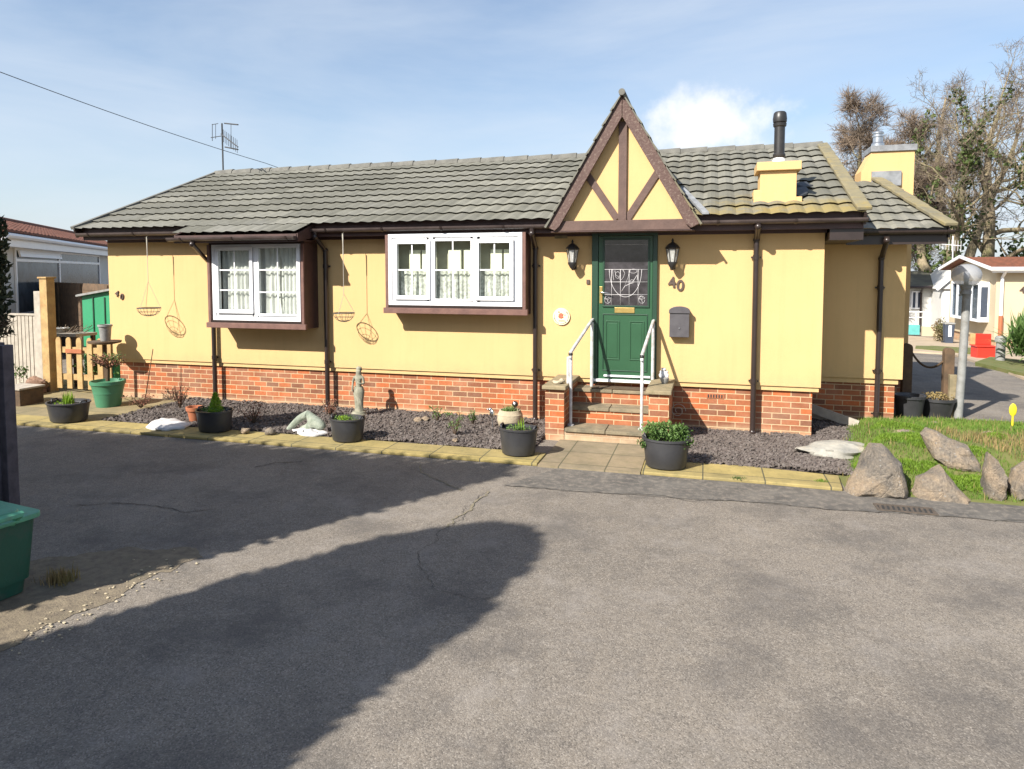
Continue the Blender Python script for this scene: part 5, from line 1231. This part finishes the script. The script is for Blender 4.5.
b = MB(); rbox(b, .41, .31, .501, .535, .41, .31); rbox(b, .33, .23, .536, .56, .32, .22); b.build('lid', M['binlid'], T, smooth=True, autos=True, bev=.004)
for sg in (1, -1):
    b = MB(); pts = [(sg*.37,-.13,.50),(sg*.49,-.12,.585),(sg*.49,.12,.585),(sg*.37,.13,.50)]; b.tube([rot2(V(q)) for q in pts], .022, 6); b.bar(rot2(V((sg*.40,-.15,.53))), rot2(V((sg*.40,.15,.53))), .10, .012); b.build('handle', M['binlid'], T, smooth=True, autos=True)
b = MB(); b.tube([(-4.35,-6.42,.0),(-4.37,-6.40,.66),(-4.44,-6.38,.95)], .011, 6); tag(b.build('black_rod', M['blackm'], loc=(-4.35,-6.42,0), smooth=True), 'thin black rod leaning against the green tub', 'rod')
b = MB(); rr = random.Random(50); c = AZ(66, 582, 0)
for _ in range(300): b.blade((c.x+rr.gauss(-.05,.05), c.y+rr.gauss(.0,.04), 0), rr.uniform(.03,.10), .006, rr.uniform(0,.06), rr.random()*6.3)
tag(b.build('grass_tuft', M['dry'], loc=c), 'scruffy grass tuft growing beside the green tub', 'grass tuft')
b = MB()
for k in range(90):
    t_ = rr.random(); px, py = 20+150*t_+rr.gauss(0,10), 645-85*t_+rr.gauss(0,7); c = AZ(px, py, .008); r = rr.uniform(.003,.009); b = MB() if k == 0 else b; b.blob(c, (r*1.4,r,r*.5), k, .3, 8, 6)
o = b.build('loose_stones', M['stonepot']); o['kind'] = 'stuff'; o['label'] = 'loose stones and grit on the verge by the green tub'; o['category'] = 'grit'

# ================================================================ BACKGROUND RIGHT
def bung(name, label): return thing(name, label, 'bungalow')
c0 = AY(997, 350, 18.0); X0 = AY(997, 269, 18).x; ez = AY(997, 268.5, 18).z; gz = zg(18)-.05
T = bung('cream_bungalow', 'cream bungalow with a brown roof and bay window beyond the side road'); T.location = (X0, 18, gz)
def y_at(px, X):
    lo, hi = 10, 60
    for _ in range(50):
        m_ = (lo+hi)/2
        if AY(px, 270, m_).x > X: hi = m_
        else: lo = m_
    return m_
ym, y_far = y_at(969, X0), y_at(951, X0); rzz = AY(969, 257, ym).z
b = MB(); b.prism([(X0,18,gz+.35),(X0,y_far,gz+.35),(X0,y_far,ez),(X0,ym,rzz-.12),(X0,18,ez)], (14,0,0)); b.build('wall', M['cream'], T)
b = MB(); b.box(X0+.06, X0+14, 18.06, y_far-.06, gz-.5, gz+.35); b.build('brick_plinth', M['brick'], T)
b = MB(); K = 9
for i in range(K):
    a_, c_ = V((0,17.65,ez+.02)).lerp(V((0,ym,rzz)), i/K), V((0,17.65,ez+.02)).lerp(V((0,ym,rzz)), (i+1)/K)
    b.prism([(X0-.3,a_.y,a_.z+.04),(X0-.3,c_.y,c_.z),(X0-.3,c_.y,c_.z-.05),(X0-.3,a_.y,a_.z-.02)], (14.6,0,0))
b.prism([(X0-.3,ym,rzz),(X0-.3,y_far+.35,ez),(X0-.3,y_far+.35,ez-.05),(X0-.3,ym,rzz-.05)], (14.6,0,0)); b.build('roof', M['redtile'], T)
b = MB(); b.bar((X0-.33,17.6,ez), (X0-.33,ym,rzz+.02), .04, .11); b.bar((X0-.33,y_far+.4,ez), (X0-.33,ym,rzz+.02), .04, .11); b.tube([(X0-.3,17.62,ez-.02),(X0+14,17.62,ez-.02)], .07, 8); b.box(X0-.25, X0+14, 17.66, 17.69, ez-.14, ez+.02); b.build('white_verge', M['white'], T)
b = MB(); b.tube([(X0+.15,17.62,ez-.05),(X0+.15,17.93,ez-.3),(X0+.15,17.93,gz+1.2)], .05, 8); b.build('downpipe', M['white'], T)
b = MB(); b.tube([(X0+.15,17.93,gz+1.2),(X0+.15,17.93,gz)], .07, 8); b.build('pipe_casing', M['terra'], T)
glyph('49', .32, M['num'], T, (X0+.85, 17.985, AY(1005,293,18).z), RX)
# bay on its left side
yb0, yb1 = y_at(981, X0-.3), y_at(953, X0-.3)
bz0, bz1 = AY(965,318,20).z, AY(965,284,20).z
b = MB(); b.box(X0-.34, X0-.005, yb0, yb1, bz0-.05, bz0+.05); b.box(X0-.34, X0-.005, yb0, yb1, bz1, bz1+.1); b.box(X0-.34,X0-.005,yb0,yb0+.08,bz0+.05,bz1); b.box(X0-.34,X0-.005,yb1-.08,yb1,bz0+.05,bz1)
for yy in [yb0+(yb1-yb0)*t for t in (.25,.5,.75)]: b.box(X0-.34, X0-.28, yy, yy+.12, bz0+.05, bz1)
Wb = b.build('bay_window', M['white'], T); b = MB(); b.box(X0-.31, X0-.30, yb0+.08, yb1-.08, bz0+.05, bz1); b.build('pane', M['glassd'], Wb); b = MB(); b.box(X0-.24, X0-.22, yb0+.3, yb1-.1, bz0+.05, bz1); b.build('net_curtain', M['curtain'], Wb); b = MB(); b.box(X0-.27, X0-.06, yb0-.01, yb0-.003, bz0+.12, bz1-.08); b.build('end_pane', M['blueb'], Wb)
b = MB(); b.box(X0-.30, X0-.006, yb0, yb1, gz+.7, bz0-.05); 
# white bungalow further back
yw = 27; xa, xb = AY(905, 285, yw).x, AY(951, 285, yw).x; ew = AY(920, 286, yw).z; gw = zg(yw)
T = bung('white_bungalow', 'white bungalow with a mossy grey roof seen past the corner of the yellow house'); T.location = (xa, yw, gw)
xa -= 3
b = MB(); b.box(xa, xb+1.2, yw, yw+7, gw-.1, ew); b.build('wall', M['whitew'], T)
pa = AY(945, 262, yw+.2)
b = MB(); b.prism([(xb-.9,yw-1.6,ew-.1),(xb+1.2,yw-1.6,ew-.1),(xb+.15,yw-1.6,pa.z-.25)], (0,4,0)); b.box(xb-.8, xb+1.1, yw-1.5, yw, gw-.1, ew-.1); b.build('porch', M['whitew'], T)
b = MB(); b.bar((xb-1.05,yw-1.65,ew-.15), (xb+.15,yw-1.65,pa.z-.1), .06, .15, up=(0,1,0)); b.bar((xb+1.35,yw-1.65,ew-.15), (xb+.15,yw-1.65,pa.z-.1), .06, .15, up=(0,1,0)); b.build('porch_verge', M['white'], T)
b = MB(); b.prism([(xa-.3,yw-.35,ew-.02),(xa-.3,yw+3.2,AY(925,271,yw+3.2).z),(xa-.3,yw+7.3,ew)], (xb-xa+1.8,0,0)); b.build('roof', pm('mossy_slate', (.14,.14,.10), (.09,.085,.07), 3, .9), T)
b = MB(); b.tube([(xa,yw-.42,ew-.05),(xb-.9,yw-.42,ew-.05)], .07, 6); xd = AY(923, 300, yw-.4).x; b.tube([(xd,yw-.38,ew-.05),(xd,yw-.1,ew-.3),(xd,yw-.1,gw)], .05, 6); b.build('gutter', M['black'], T)
w0, w1 = AY(911.5,291,yw-.02), AY(921.5,309,yw-.02)
b = MB(); frame_rect(b, w0.x, w1.x, w1.z, w0.z, .06, yw-.06, yw-.005); b.box((w0.x+w1.x)/2-.05, (w0.x+w1.x)/2+.05, yw-.06, yw-.005, w1.z+.06, w0.z-.06); ww = b.build('window', M['white'], T)
b = MB(); b.box(w0.x+.05, w1.x-.05, yw-.03, yw-.02, w1.z+.05, w0.z-.05); b.build('pane', M['blueb'], ww)
b = MB(); 
for px in (908, 916, 926.5): x = AY(px, 320, yw-1.2).x; b.tube([(x,yw-1.2,gw),(x,yw-1.2,AY(px,312,yw-1.2).z)], .025, 5)
x0, x1 = AY(906,312,yw-1.2), AY(926.5,312,yw-1.2); b.tube([x0,x1], .025, 5); b.tube([x0-V((0,0,.25)),x1-V((0,0,.25))], .02, 5); tag(b.build('white_railing', M['white'], loc=(x0.x,yw-1.2,gw)), 'thin white railing in front of the white bungalow', 'railing')
p0, p1 = AY(903,338,yw-3), AY(920,325,yw-3); b = MB(); b.box(p0.x, p1.x, yw-3, yw-2.9, p0.z+.15, p1.z); tag(b.build('teal_panel', M['teal'], loc=(p0.x,yw-3,gw), bev=.01), 'pale teal panel standing below the white railing', 'panel')
b = MB(); p0, p1 = AY(922,338,yw-3), AY(941,327,yw-3); b.box(p0.x, p1.x, yw-3, yw-2.8, gw-.2, p1.z); tag(b.build('garden_wall', M['cream'], loc=(p0.x,yw-3,gw)), 'low cream garden wall in front of the white bungalow', 'wall')
c = AG(940, 344); T = thing('climbing_shrub', 'brown green shrub beside the blue grey bin', 'shrub', c); b = MB(); hh = AY(940,317,c.y).z-c.z; b.leaves(c+V((0,0,hh*.5)), (.28,.28,hh*.5), 900, .09, random.Random(61), .1); b.build('foliage', pm('brown_green', (.13,.14,.05), (.17,.11,.06), 3), T); b = MB(); b.tube([c,c+V((0,0,hh*.6))], .03, 5); b.build('stem', M['stem'], T)
c = AG(948, 346); T = thing('wheelie_bin', 'blue grey wheelie bin standing before the cream bungalow', 'wheelie bin', c); zt = AY(948,322,c.y).z; w = .155
b = MB(); b.add([(c.x-w*.8,c.y-w*.8,c.z+.05),(c.x+w*.8,c.y-w*.8,c.z+.05),(c.x+w*.8,c.y+w*.8,c.z+.05),(c.x-w*.8,c.y+w*.8,c.z+.05),(c.x-w,c.y-w,zt-.08),(c.x+w,c.y-w,zt-.08),(c.x+w,c.y+w,zt-.08),(c.x-w,c.y+w,zt-.08)], [(0,3,2,1),(4,5,6,7),(0,1,5,4),(1,2,6,5),(2,3,7,6),(3,0,4,7)]); b.build('body', M['blueb'], T, bev=.02)
b = MB(); b.box(c.x-w*1.08, c.x+w*1.08, c.y-w*1.15, c.y+w, zt-.08, zt-.02); b.build('lid', M['galv'], T, bev=.02); b = MB(); b.box(c.x-.05, c.x+.05, c.y-w-.005, c.y-w*.8, c.z+.35, c.z+.75); b.build('sticker', M['white'], T)
for s_ in (-1, 1): b = MB(); b.tube([(c.x+s_*.13,c.y+.12,c.z+.09),(c.x+s_*.17,c.y+.12,c.z+.09)], .09, 10); b.build('wheel', M['blackm'], T)
# red grit bin
c = AG(986, 359); zt = AY(986,335,c.y).z; zm_ = AY(986,346,c.y).z; wa, wb_ = AY(975.5,350,c.y).x, AY(997,350,c.y).x
T = thing('red_grit_bin', 'bright red open grit bin with its lid raised beside the side road', 'grit bin', c)
b = MB(); b.box(wa+.03, wb_-.03, c.y, c.y+.45, c.z, zm_-.03); b.build('tub', M['red'], T, bev=.02); b = MB(); b.box(wa, wb_, c.y-.03, c.y+.47, zm_-.03, zm_); b.build('rim', M['red'], T, bev=.01)
b = MB(); b.box(wa+.12, wb_, c.y+.40, c.y+.45, zm_, zt); b.build('raised_lid', M['red'], T, bev=.01); b = MB(); b.box(wa, wa+.12, c.y+.40, c.y+.45, zm_, zt); b.build('lid_edge', M['wood'], T)
c = AG(1000, 363); zt = AY(1000,336,c.y).z; b = MB(); b.lathe([(.10,c.z),(.10,zt-.16),(.13,zt-.15),(.13,zt-.05),(.10,zt)], (c.x,c.y,0), 16); tag(b.build('grey_bollard', M['galv'], loc=c, smooth=True, autos=True), 'stout grey bollard between the red grit bin and the spiky plant', 'bollard')
# spiky cordyline
c = AG(1031, 366); T = thing('spiky_plant', 'large spiky green fan leaved plant at the right edge beside the cream bungalow', 'plant', c); rr = random.Random(70); b = MB(); hh = (AY(1022,308,c.y).z-c.z)
for _ in range(800):
    q = rr.random()*2*PI; el = rr.uniform(.05,1.5); d = V((math.cos(q)*math.cos(el), math.sin(q)*math.cos(el), math.sin(el))); o_ = c+V((rr.gauss(0,.16), rr.gauss(0,.16), hh*rr.uniform(.15,.5))); l = hh*rr.uniform(.35,.62)
    n = d.cross(V((0,0,1))); n = (n.normalized() if n.length > .01 else V((1,0,0)))*.024; m_ = o_+d*l*.6; e2 = o_+d*l-V((0,0,.12*l*math.cos(el))); b.add([o_-n*.5, o_+n*.5, m_+n, m_-n, e2], [(0,1,2,3),(3,2,4)])
b.build('leaves', M['leafp'], T); b = MB(); b.tube([c, c+V((0,0,hh*.4))], .09, 8); b.build('trunk', M['bark'], T)
# far verge, kerb and grass
def gpoly(name, pts, z, m, lab=None):
    P = [AG(*p) for p in pts]; b = MB(); b.prism([(p.x,p.y,zg(p.y)-.01) for p in P], (0,0,z+.01)); return struct(b.build(name, m))
gpoly('far_paving', [(900,352),(900,336),(975,343),(1080,352),(1080,395),(1024,380),(985,366),(950,355)], .05, pm('far_paving', (.42,.33,.23), (.33,.26,.18), 2, .9))
gpoly('far_verge', [(915,351),(917,344),(947,345),(972,349),(972,356),(950,354)], .09, M['bank'])
gpoly('far_verge', [(975,366),(990,360),(1080,370),(1080,392),(1024,378)], .09, M['bank'])
# tv aerials
def aerial(name, x, y, z0_, z1_, label, m, els, boom):
    T = thing(name, label, 'aerial', (x,y,z0_)); b = MB(); b.tube([(x,y,z0_),(x,y,z1_)], .016, 6); b.build('mast', m, T)
    a_, c_ = boom; a_, c_ = V(a_), V(c_); b = MB(); b.tube([a_, c_], .012, 5)
    for k in range(els):
        p = a_.lerp(c_, (k+.5)/els); l = .13*(1+.6*(k == 0)); b.tube([p-V((0,0,l)), p+V((0,0,l))], .006, 4)
    b.build('yagi', m, T); return T
ax = -9.81; T = aerial('tv_aerial', ax, 3.1, 4.15, 5.22, 'rooftop TV aerial at the left end of the grey tiled ridge', M['wire'], 10, (AY(221,134,3.1), AY(238,147,2.4)))
b = MB(); b.tube([AY(224.5,123.3,3.0), AY(238,124.7,2.6)], .014, 5); b.tube([AY(225,147,3.0), AY(238,149.5,2.6)], .014, 5); b.tube([AY(231,124,2.8), AY(231,148,2.8)], .006, 4); b.build('reflector', M['wire'], T)
b = MB(); b.tube([AY(221,136,3.1), AY(211,137.6,3.3)], .009, 5); b.tube([AY(212.3,124,3.3), AY(212.3,141,3.3)], .008, 4); b.tube([AY(215.6,124,3.2), AY(215.6,139,3.2)], .006, 4); b.tube([AY(212,124.6,3.3), AY(218,123.6,3.2)], .007, 4); b.build('dipole', M['wire'], T)
p = AY(952, 290, 24); q = AY(953, 236, 24)
T = thing('tv_aerial', 'white TV aerial on a tall pole behind the lamp globe', 'aerial', p); b = MB(); b.tube([p, q], .022, 6); b.build('mast', M['white'], T)
b = MB(); a_, c_ = AY(940,244,24), AY(961,246,24); b.tube([a_, c_], .015, 4)
for k in range(8): s_ = a_.lerp(c_, k/7); b.tube([s_-V((0,0,.22)), s_+V((0,0,.22))], .008, 4)
b.build('yagi', M['white'], T)
# overhead cable
a_, c_ = AY(-260, -22, -1.0), AY(330, 186, 16.0); m0, m1 = AY(0, 72, 3.0), AY(265, 163, 12.0)
pts = [a_.lerp(m0, t) for t in [i/10 for i in range(10)]]+[m0.lerp(m1, t)-V((0,0,.25*4*t*(1-t)*.3)) for t in [i/20 for i in range(20)]]+[m1.lerp(c_, t) for t in [i/5 for i in range(6)]]
b = MB(); b.tube(pts, .010, 5); tag(b.build('overhead_cable', M['wire'], loc=pts[0]), 'overhead cable sloping down across the sky at the upper left', 'cable')

# ================================================================ BARE TREES
def bare_tree(cx, cy, z0_, H_, W_, seed, label, twigm='twig', ntw=6, ivy=0, leader=.75, spread=.9, first=.25, tw=.018, twl=1.0, r0=None, forks=1):
    """trunk with side limbs that branch again and again; real metres, W_ = crown width"""
    rr = random.Random(seed); limbs = []; tips = []; Hh = H_
    r0 = r0 or H_*.027
    def grow(p, d, l, r, k, up):
        n = 6 if k >= 3 else 4; q = p.copy(); dd = d.normalized(); pts = [q.copy()]; rs = [r]; ds = [dd.copy()]
        for i in range(n):
            w_ = .12 if k == 4 else .24
            dd = (dd+V((rr.gauss(0,w_), rr.gauss(0,w_), rr.gauss(0,w_*.7)+up))).normalized(); q = q+dd*l/n
            pts.append(q.copy()); rs.append(max(r*(1-.82*(i+1)/n), .008)); ds.append(dd.copy())
        limbs.append((pts, rs, k))
        if k <= 1:
            for i in ((2, 4) if k else (3, 4)): tips.append((pts[i], ds[i], l))
        if k == 0: return
        cnt = ({4: 13, 3: 7, 2: 5, 1: 3} if twigm == 'twig' else {4: 12, 3: 6, 2: 4, 1: 2})[k]
        for j in range(cnt):
            t = (first if k == 4 else .22)+(1-(first if k == 4 else .22))*(j+rr.random()*.8)/cnt; t = min(t, .985); fi = t*n; i = int(fi)
            st = pts[i].lerp(pts[i+1], fi-i); bd = ds[i]
            az = j*2.4+rr.uniform(-.5,.5); ax_ = Matrix.Rotation(az, 3, bd) @ bd.orthogonal().normalized()
            a = rr.uniform(.55,1.05)*(spread if k == 4 else .85); nd = bd*math.cos(a)+ax_*math.sin(a)
            ll = l*(.66 if k == 4 else .60)*(1-.5*t)*rr.uniform(.65,1.25)*(min(1, W_/H_*1.3) if k == 4 else 1)
            grow(st, nd, ll, max(rs[i]*rr.uniform(.38,.58), .010), k-1, .09 if k >= 3 else .05)
    base = V((0,0,0)); fh = H_*.22
    if forks > 1:
        limbs.append(([base, V((0,0,fh*.5)), V((0,0,fh*1.05))], [r0*1.25, r0*1.1, r0], 5))
        for f in range(forks):
            q = f*2*PI/forks+rr.random(); grow(V((0,0,fh)), V((math.cos(q)*.42, math.sin(q)*.42, 1)), (H_-fh)*rr.uniform(.82,1), r0*.72, 4, .02)
    else: grow(base, V((rr.gauss(0,.04),0,1)), H_*.97, r0, 4, .01)
    ap_ = [p for a, _, _ in limbs for p in a]; fz = H_/max(p.z for p in ap_); xs_ = sorted(abs(p.x) for p in ap_); fx = (W_/2)/xs_[int(len(xs_)*.985)]; fx = max(.6, min(2.3, fx))
    hi_ = [p.x for p in ap_ if p.z*fz > H_*.5]; mx = sum(hi_)/len(hi_); fz = (H_-twl*.6)/max(p.z for p in ap_)
    S_ = lambda p: V((cx+(p.x-mx*min(1, p.z*fz/H_/.7))*fx, cy+p.y*fx, z0_+p.z*fz))
    T = thing('bare_tree', label, 'tree', (cx,cy,z0_), 'bare winter trees beyond the bungalows'); b = MB(); b2 = MB()
    for pts, rs, k in limbs:
        (b if (k >= 1 if twigm == 'twigp' else k >= 2) else b2).tube([S_(p) for p in pts], rs, {5:9,4:8,3:5,2:4}.get(k, 3), cap=False)
    b.build('trunk', M['bark'], T, smooth=True)
    for p, d, l in tips:
        for _ in range(ntw):
            dd = (d*.5+V((rr.gauss(0,.6), rr.gauss(0,.6), rr.gauss(.12,.5)))).normalized(); L_ = twl*rr.uniform(.35,1.0); a_ = S_(p); m_ = a_+dd*L_*.5+V((0,0,.03)); e_ = a_+dd*L_
            sdv = dd.orthogonal().normalized(); sdv = (Matrix.Rotation(rr.random()*6.3, 3, dd) @ sdv)*tw*.5
            b2.add([a_-sdv, a_+sdv, m_+sdv*.7, m_-sdv*.7, e_], [(0,1,2,3),(3,2,4)])
            d2 = (dd+V((rr.gauss(0,.6), rr.gauss(0,.6), rr.gauss(0,.5)))).normalized(); b2.add([m_-sdv*.7, m_+sdv*.7, m_+d2*L_*.5], [(0,1,2)])
    b2.build('crown_twigs', M[twigm], T)
    if ivy:
        b = MB()
        for pts, rs, k in limbs:
            if k < 4 and not (k == 3 and rr.random() < .35): continue
            for i in range(len(pts)-1):
                if k == 4 and i > 3: continue
                for _ in range(int(ivy*(1 if k >= 4 else .3))):
                    q = S_(pts[i].lerp(pts[i+1], rr.random())); rad = rs[i]+.28*rr.random(); an = rr.random()*6.3; b.leaf(q+V((rad*math.cos(an), rad*math.sin(an), 0)), .2, rr, 0, .8)
        b.build('ivy', M['ivy'], T)
    return T
def tree_at(px, pytop, y, wpx, seed, label, **k):
    p = AY(px, pytop, y); g0 = -1.2; q = AY(px+wpx/2, 272, y); w = 2*abs(q.x-AY(px, 272, y).x)
    return bare_tree(p.x, y, g0, p.z-g0, w, seed, label, **k)
tree_at(848, 100, 24, 104, 3, 'tan twigged bare tree rising behind the ridge left of the flue stack', ntw=6, twl=.7, tw=.016, first=.3, spread=1.05)
tree_at(903, 106, 32, 110, 11, 'hazy brown bare tree behind the yellow flue stack', ntw=5, twl=.9, tw=.02, first=.3, spread=1.05)
tree_at(950, 66, 30, 190, 5, 'ivy clad bare tree with a forked trunk above the lamp globe', twigm='twigp', ntw=1, ivy=60, forks=3, twl=.7, tw=.016)
tree_at(1001, 22, 32, 210, 8, 'tallest bare tree with a straight trunk near the right edge', twigm='twigp', ntw=1, ivy=20, spread=1.1, twl=.65, tw=.016)
tree_at(1066, 30, 29, 210, 23, 'bare tree mostly outside the right edge with ivy on its trunk', twigm='twigp', ntw=1, ivy=140, spread=1.15, twl=.65, tw=.016)
tree_at(976, 56, 37, 160, 29, 'slender forked bare tree between the ivy clad tree and the tallest tree', twigm='twigp', ntw=1, forks=2, spread=1.1, twl=.65, tw=.016)
tree_at(925, 200, 40, 80, 14, 'low spreading bare tree behind the white bungalow', twigm='twigp', ntw=1, ivy=40)
# dark hedge under the trees
b = MB(); rr = random.Random(90)
for k in range(26):
    px = 895+k*8; p = AY(px, 268, 38); h_ = rr.uniform(1.2,2.4)+(3.2 if px > 1003 else 0); b.leaves((p.x,38+rr.uniform(-1,1),h_*.5-1.2), (1.4,1.2,h_*.62+.6), 420, .3, rr, .3, 0, .7)
o = b.build('far_hedge', M['ivy']); o['kind'] = 'stuff'; o['label'] = 'dark evergreen undergrowth beneath the bare trees'; o['category'] = 'undergrowth'

# ================================================================ WHAT CASTS THE STREET SHADOWS (behind and left of the photographer)
T = thing('shadow_hedge', 'thin unseen hedge shaped to cast the upper road shadow, left behind the photographer', 'hedge', (-9.5,-7.65,0)); rr = random.Random(77); b = MB()
hx0, hx1, hy, hh_ = -15.5, -5.22, -7.62, 4.79  # thin leafy slab added out of view to cast the straight-edged upper road shadow
b.box(hx0, hx1-.06, hy-.12, hy+.12, 0, hh_-.1)
for _ in range(15000):
    x = rr.uniform(hx0, hx1); z = rr.uniform(0, hh_); b.leaf((x, hy+rr.choice((-1,1))*rr.uniform(.1,.22), z), .12, rr)
for _ in range(4000): b.leaf((rr.uniform(hx0,hx1), hy+rr.uniform(-.2,.2), hh_+rr.uniform(-.14,.04)), .12, rr)
for _ in range(3000): b.leaf((hx1+rr.uniform(-.1,.03), hy+rr.uniform(-.2,.2), rr.uniform(0,hh_)), .12, rr)
b.build('foliage', M['leafd'], T); b = MB(); b.tube([(-9.5,-7.62,0),(-9.5,-7.62,4)], .1, 8); b.build('trunk', M['bark'], T)
kx, ky = -4.99, -9.83
def cone_prof(dz): return min(1.7, .56*(max(dz, 0)/.3)**.35)-.13
T = conifer(kx, ky, .2, 5.0, 1, 34000, .13, 'dense rounded conifer behind the photographer on the left', 79, prof=lambda t: max(.06, cone_prof((1-t)*5.0)), lumpy=.10)
b = MB(); b.lathe([(1.2,.4),(1.3,.9)]+[(max(.05, cone_prof(d)-.12), 5.2-d) for d in (3.6,3,2.4,1.8,1.2,.8,.5,.3,.15,.08)], (kx,ky,0), 20); b.build('inner_crown', M['leafd'], T)
for ch_ in T.children:
    if 'crown' in ch_.name:
        for v in ch_.data.vertices:
            q_ = min(.55, .19*max(0, 5.2-v.co.z-.6)); v.co.x += .8537*q_; v.co.y -= .5208*q_

# ================================================================ LIGHT, SKY, CAMERA
SD = V((.61, 1.0, -.91)).normalized()
sun = bpy.data.lights.new('sun', 'SUN'); sun.energy = 5.0; sun.angle = math.radians(.55); sun.color = (1, .945, .86)
so = bpy.data.objects.new('sun', sun); C.objects.link(so); so.rotation_euler = SD.to_track_quat('-Z', 'Y').to_euler(); so.location = (-20,-30,30)
w = bpy.data.worlds.new('World'); bpy.context.scene.world = w; w.use_nodes = True; nt = w.node_tree; bg = nt.nodes['Background']
sky = nt.nodes.new('ShaderNodeTexSky'); sky.sky_type = 'NISHITA'; sky.sun_disc = False
sky.sun_elevation = math.asin(-SD.z); sky.sun_rotation = math.atan2(-SD.x, -SD.y); sky.altitude = 50; sky.air_density = 1.1; sky.dust_density = 1.2; sky.ozone_density = 3.0
tc = nt.nodes.new('ShaderNodeTexCoord'); gen = tc.outputs['Generated']
sx = N(nt, 'ShaderNodeSeparateXYZ'); L(nt, gen, sx.inputs[0])
mp = N(nt, 'ShaderNodeMapping'); mp.inputs['Scale'].default_value = (1.2, 1.2, 5.5); mp.inputs['Rotation'].default_value = (.15, .1, .5); L(nt, gen, mp.inputs[0])
n1 = N(nt, 'ShaderNodeTexNoise'); n1.inputs['Scale'].default_value = 1.6; n1.inputs['Detail'].default_value = 7; n1.inputs['Roughness'].default_value = .55; n1.inputs['Distortion'].default_value = .4; L(nt, mp.outputs[0], n1.inputs[0])
thin = ramp(nt, n1.outputs['Fac'], [(.36, (.0,.0,.0)), (.74, (.5,.5,.5))])
hz = N(nt, 'ShaderNodeMapRange'); L(nt, sx.outputs[2], hz.inputs[0]); hz.inputs[1].default_value = .42; hz.inputs[2].default_value = -.02; hz.inputs[3].default_value = 0; hz.inputs[4].default_value = .55
ad = N(nt, 'ShaderNodeMath', operation='ADD'); ad.use_clamp = True; L(nt, thin, ad.inputs[0]); L(nt, hz.outputs[0], ad.inputs[1])
CW = (4.6, 5.1, 5.75)
col = mixc(nt, ad.outputs[0], sky.outputs[0], CW)
# one small cumulus low over the ridge
cd = _ray(712, 122).normalized()
vd = N(nt, 'ShaderNodeVectorMath', operation='SUBTRACT'); L(nt, gen, vd.inputs[0]); vd.inputs[1].default_value = tuple(cd)
mp2 = N(nt, 'ShaderNodeMapping'); mp2.inputs['Rotation'].default_value = (0, 0, 0); mp2.inputs['Scale'].default_value = (1, 1, 2.0); L(nt, vd.outputs[0], mp2.inputs[0])
ln = N(nt, 'ShaderNodeVectorMath', operation='LENGTH'); L(nt, mp2.outputs[0], ln.inputs[0])
n2 = N(nt, 'ShaderNodeTexNoise'); n2.inputs['Scale'].default_value = 17; n2.inputs['Detail'].default_value = 8; n2.inputs['Roughness'].default_value = .58; L(nt, gen, n2.inputs[0])
sb = N(nt, 'ShaderNodeMath', operation='MULTIPLY_ADD'); L(nt, n2.outputs['Fac'], sb.inputs[0]); sb.inputs[1].default_value = -.19; L(nt, ln.outputs['Value'], sb.inputs[2])
cf = ramp(nt, N_ := sb.outputs[0], [(0, (1,1,1)), (.045, (.0,.0,.0))]) if False else None
mr = N(nt, 'ShaderNodeMapRange'); mr.interpolation_type = 'SMOOTHSTEP'; L(nt, sb.outputs[0], mr.inputs[0]); mr.inputs[1].default_value = .022; mr.inputs[2].default_value = -.055; mr.inputs[3].default_value = 0; mr.inputs[4].default_value = .85
col = mixc(nt, mr.outputs[0], col, (6.6, 6.6, 6.7))
L(nt, col, bg.inputs['Color']); bg.inputs['Strength'].default_value = .088
cam = bpy.data.cameras.new('camera'); co = bpy.data.objects.new('camera', cam); C.objects.link(co); bpy.context.scene.camera = co
co.location = (0, -CD, CH); co.rotation_euler = (PI/2-CPIT, 0, CYAW); cam.sensor_width = 36; cam.lens = 36*CF/1024; cam.shift_y = -(384.5-CCY)/1024; cam.clip_end = 2000; cam.clip_start = .05
sc = bpy.context.scene; sc.render.engine = 'CYCLES'; sc.view_settings.view_transform = 'Standard'; sc.view_settings.look = 'None'; sc.view_settings.gamma = 1; sc.view_settings.exposure = .97
sc.cycles.transparent_max_bounces = 16; sc.cycles.use_adaptive_sampling = True
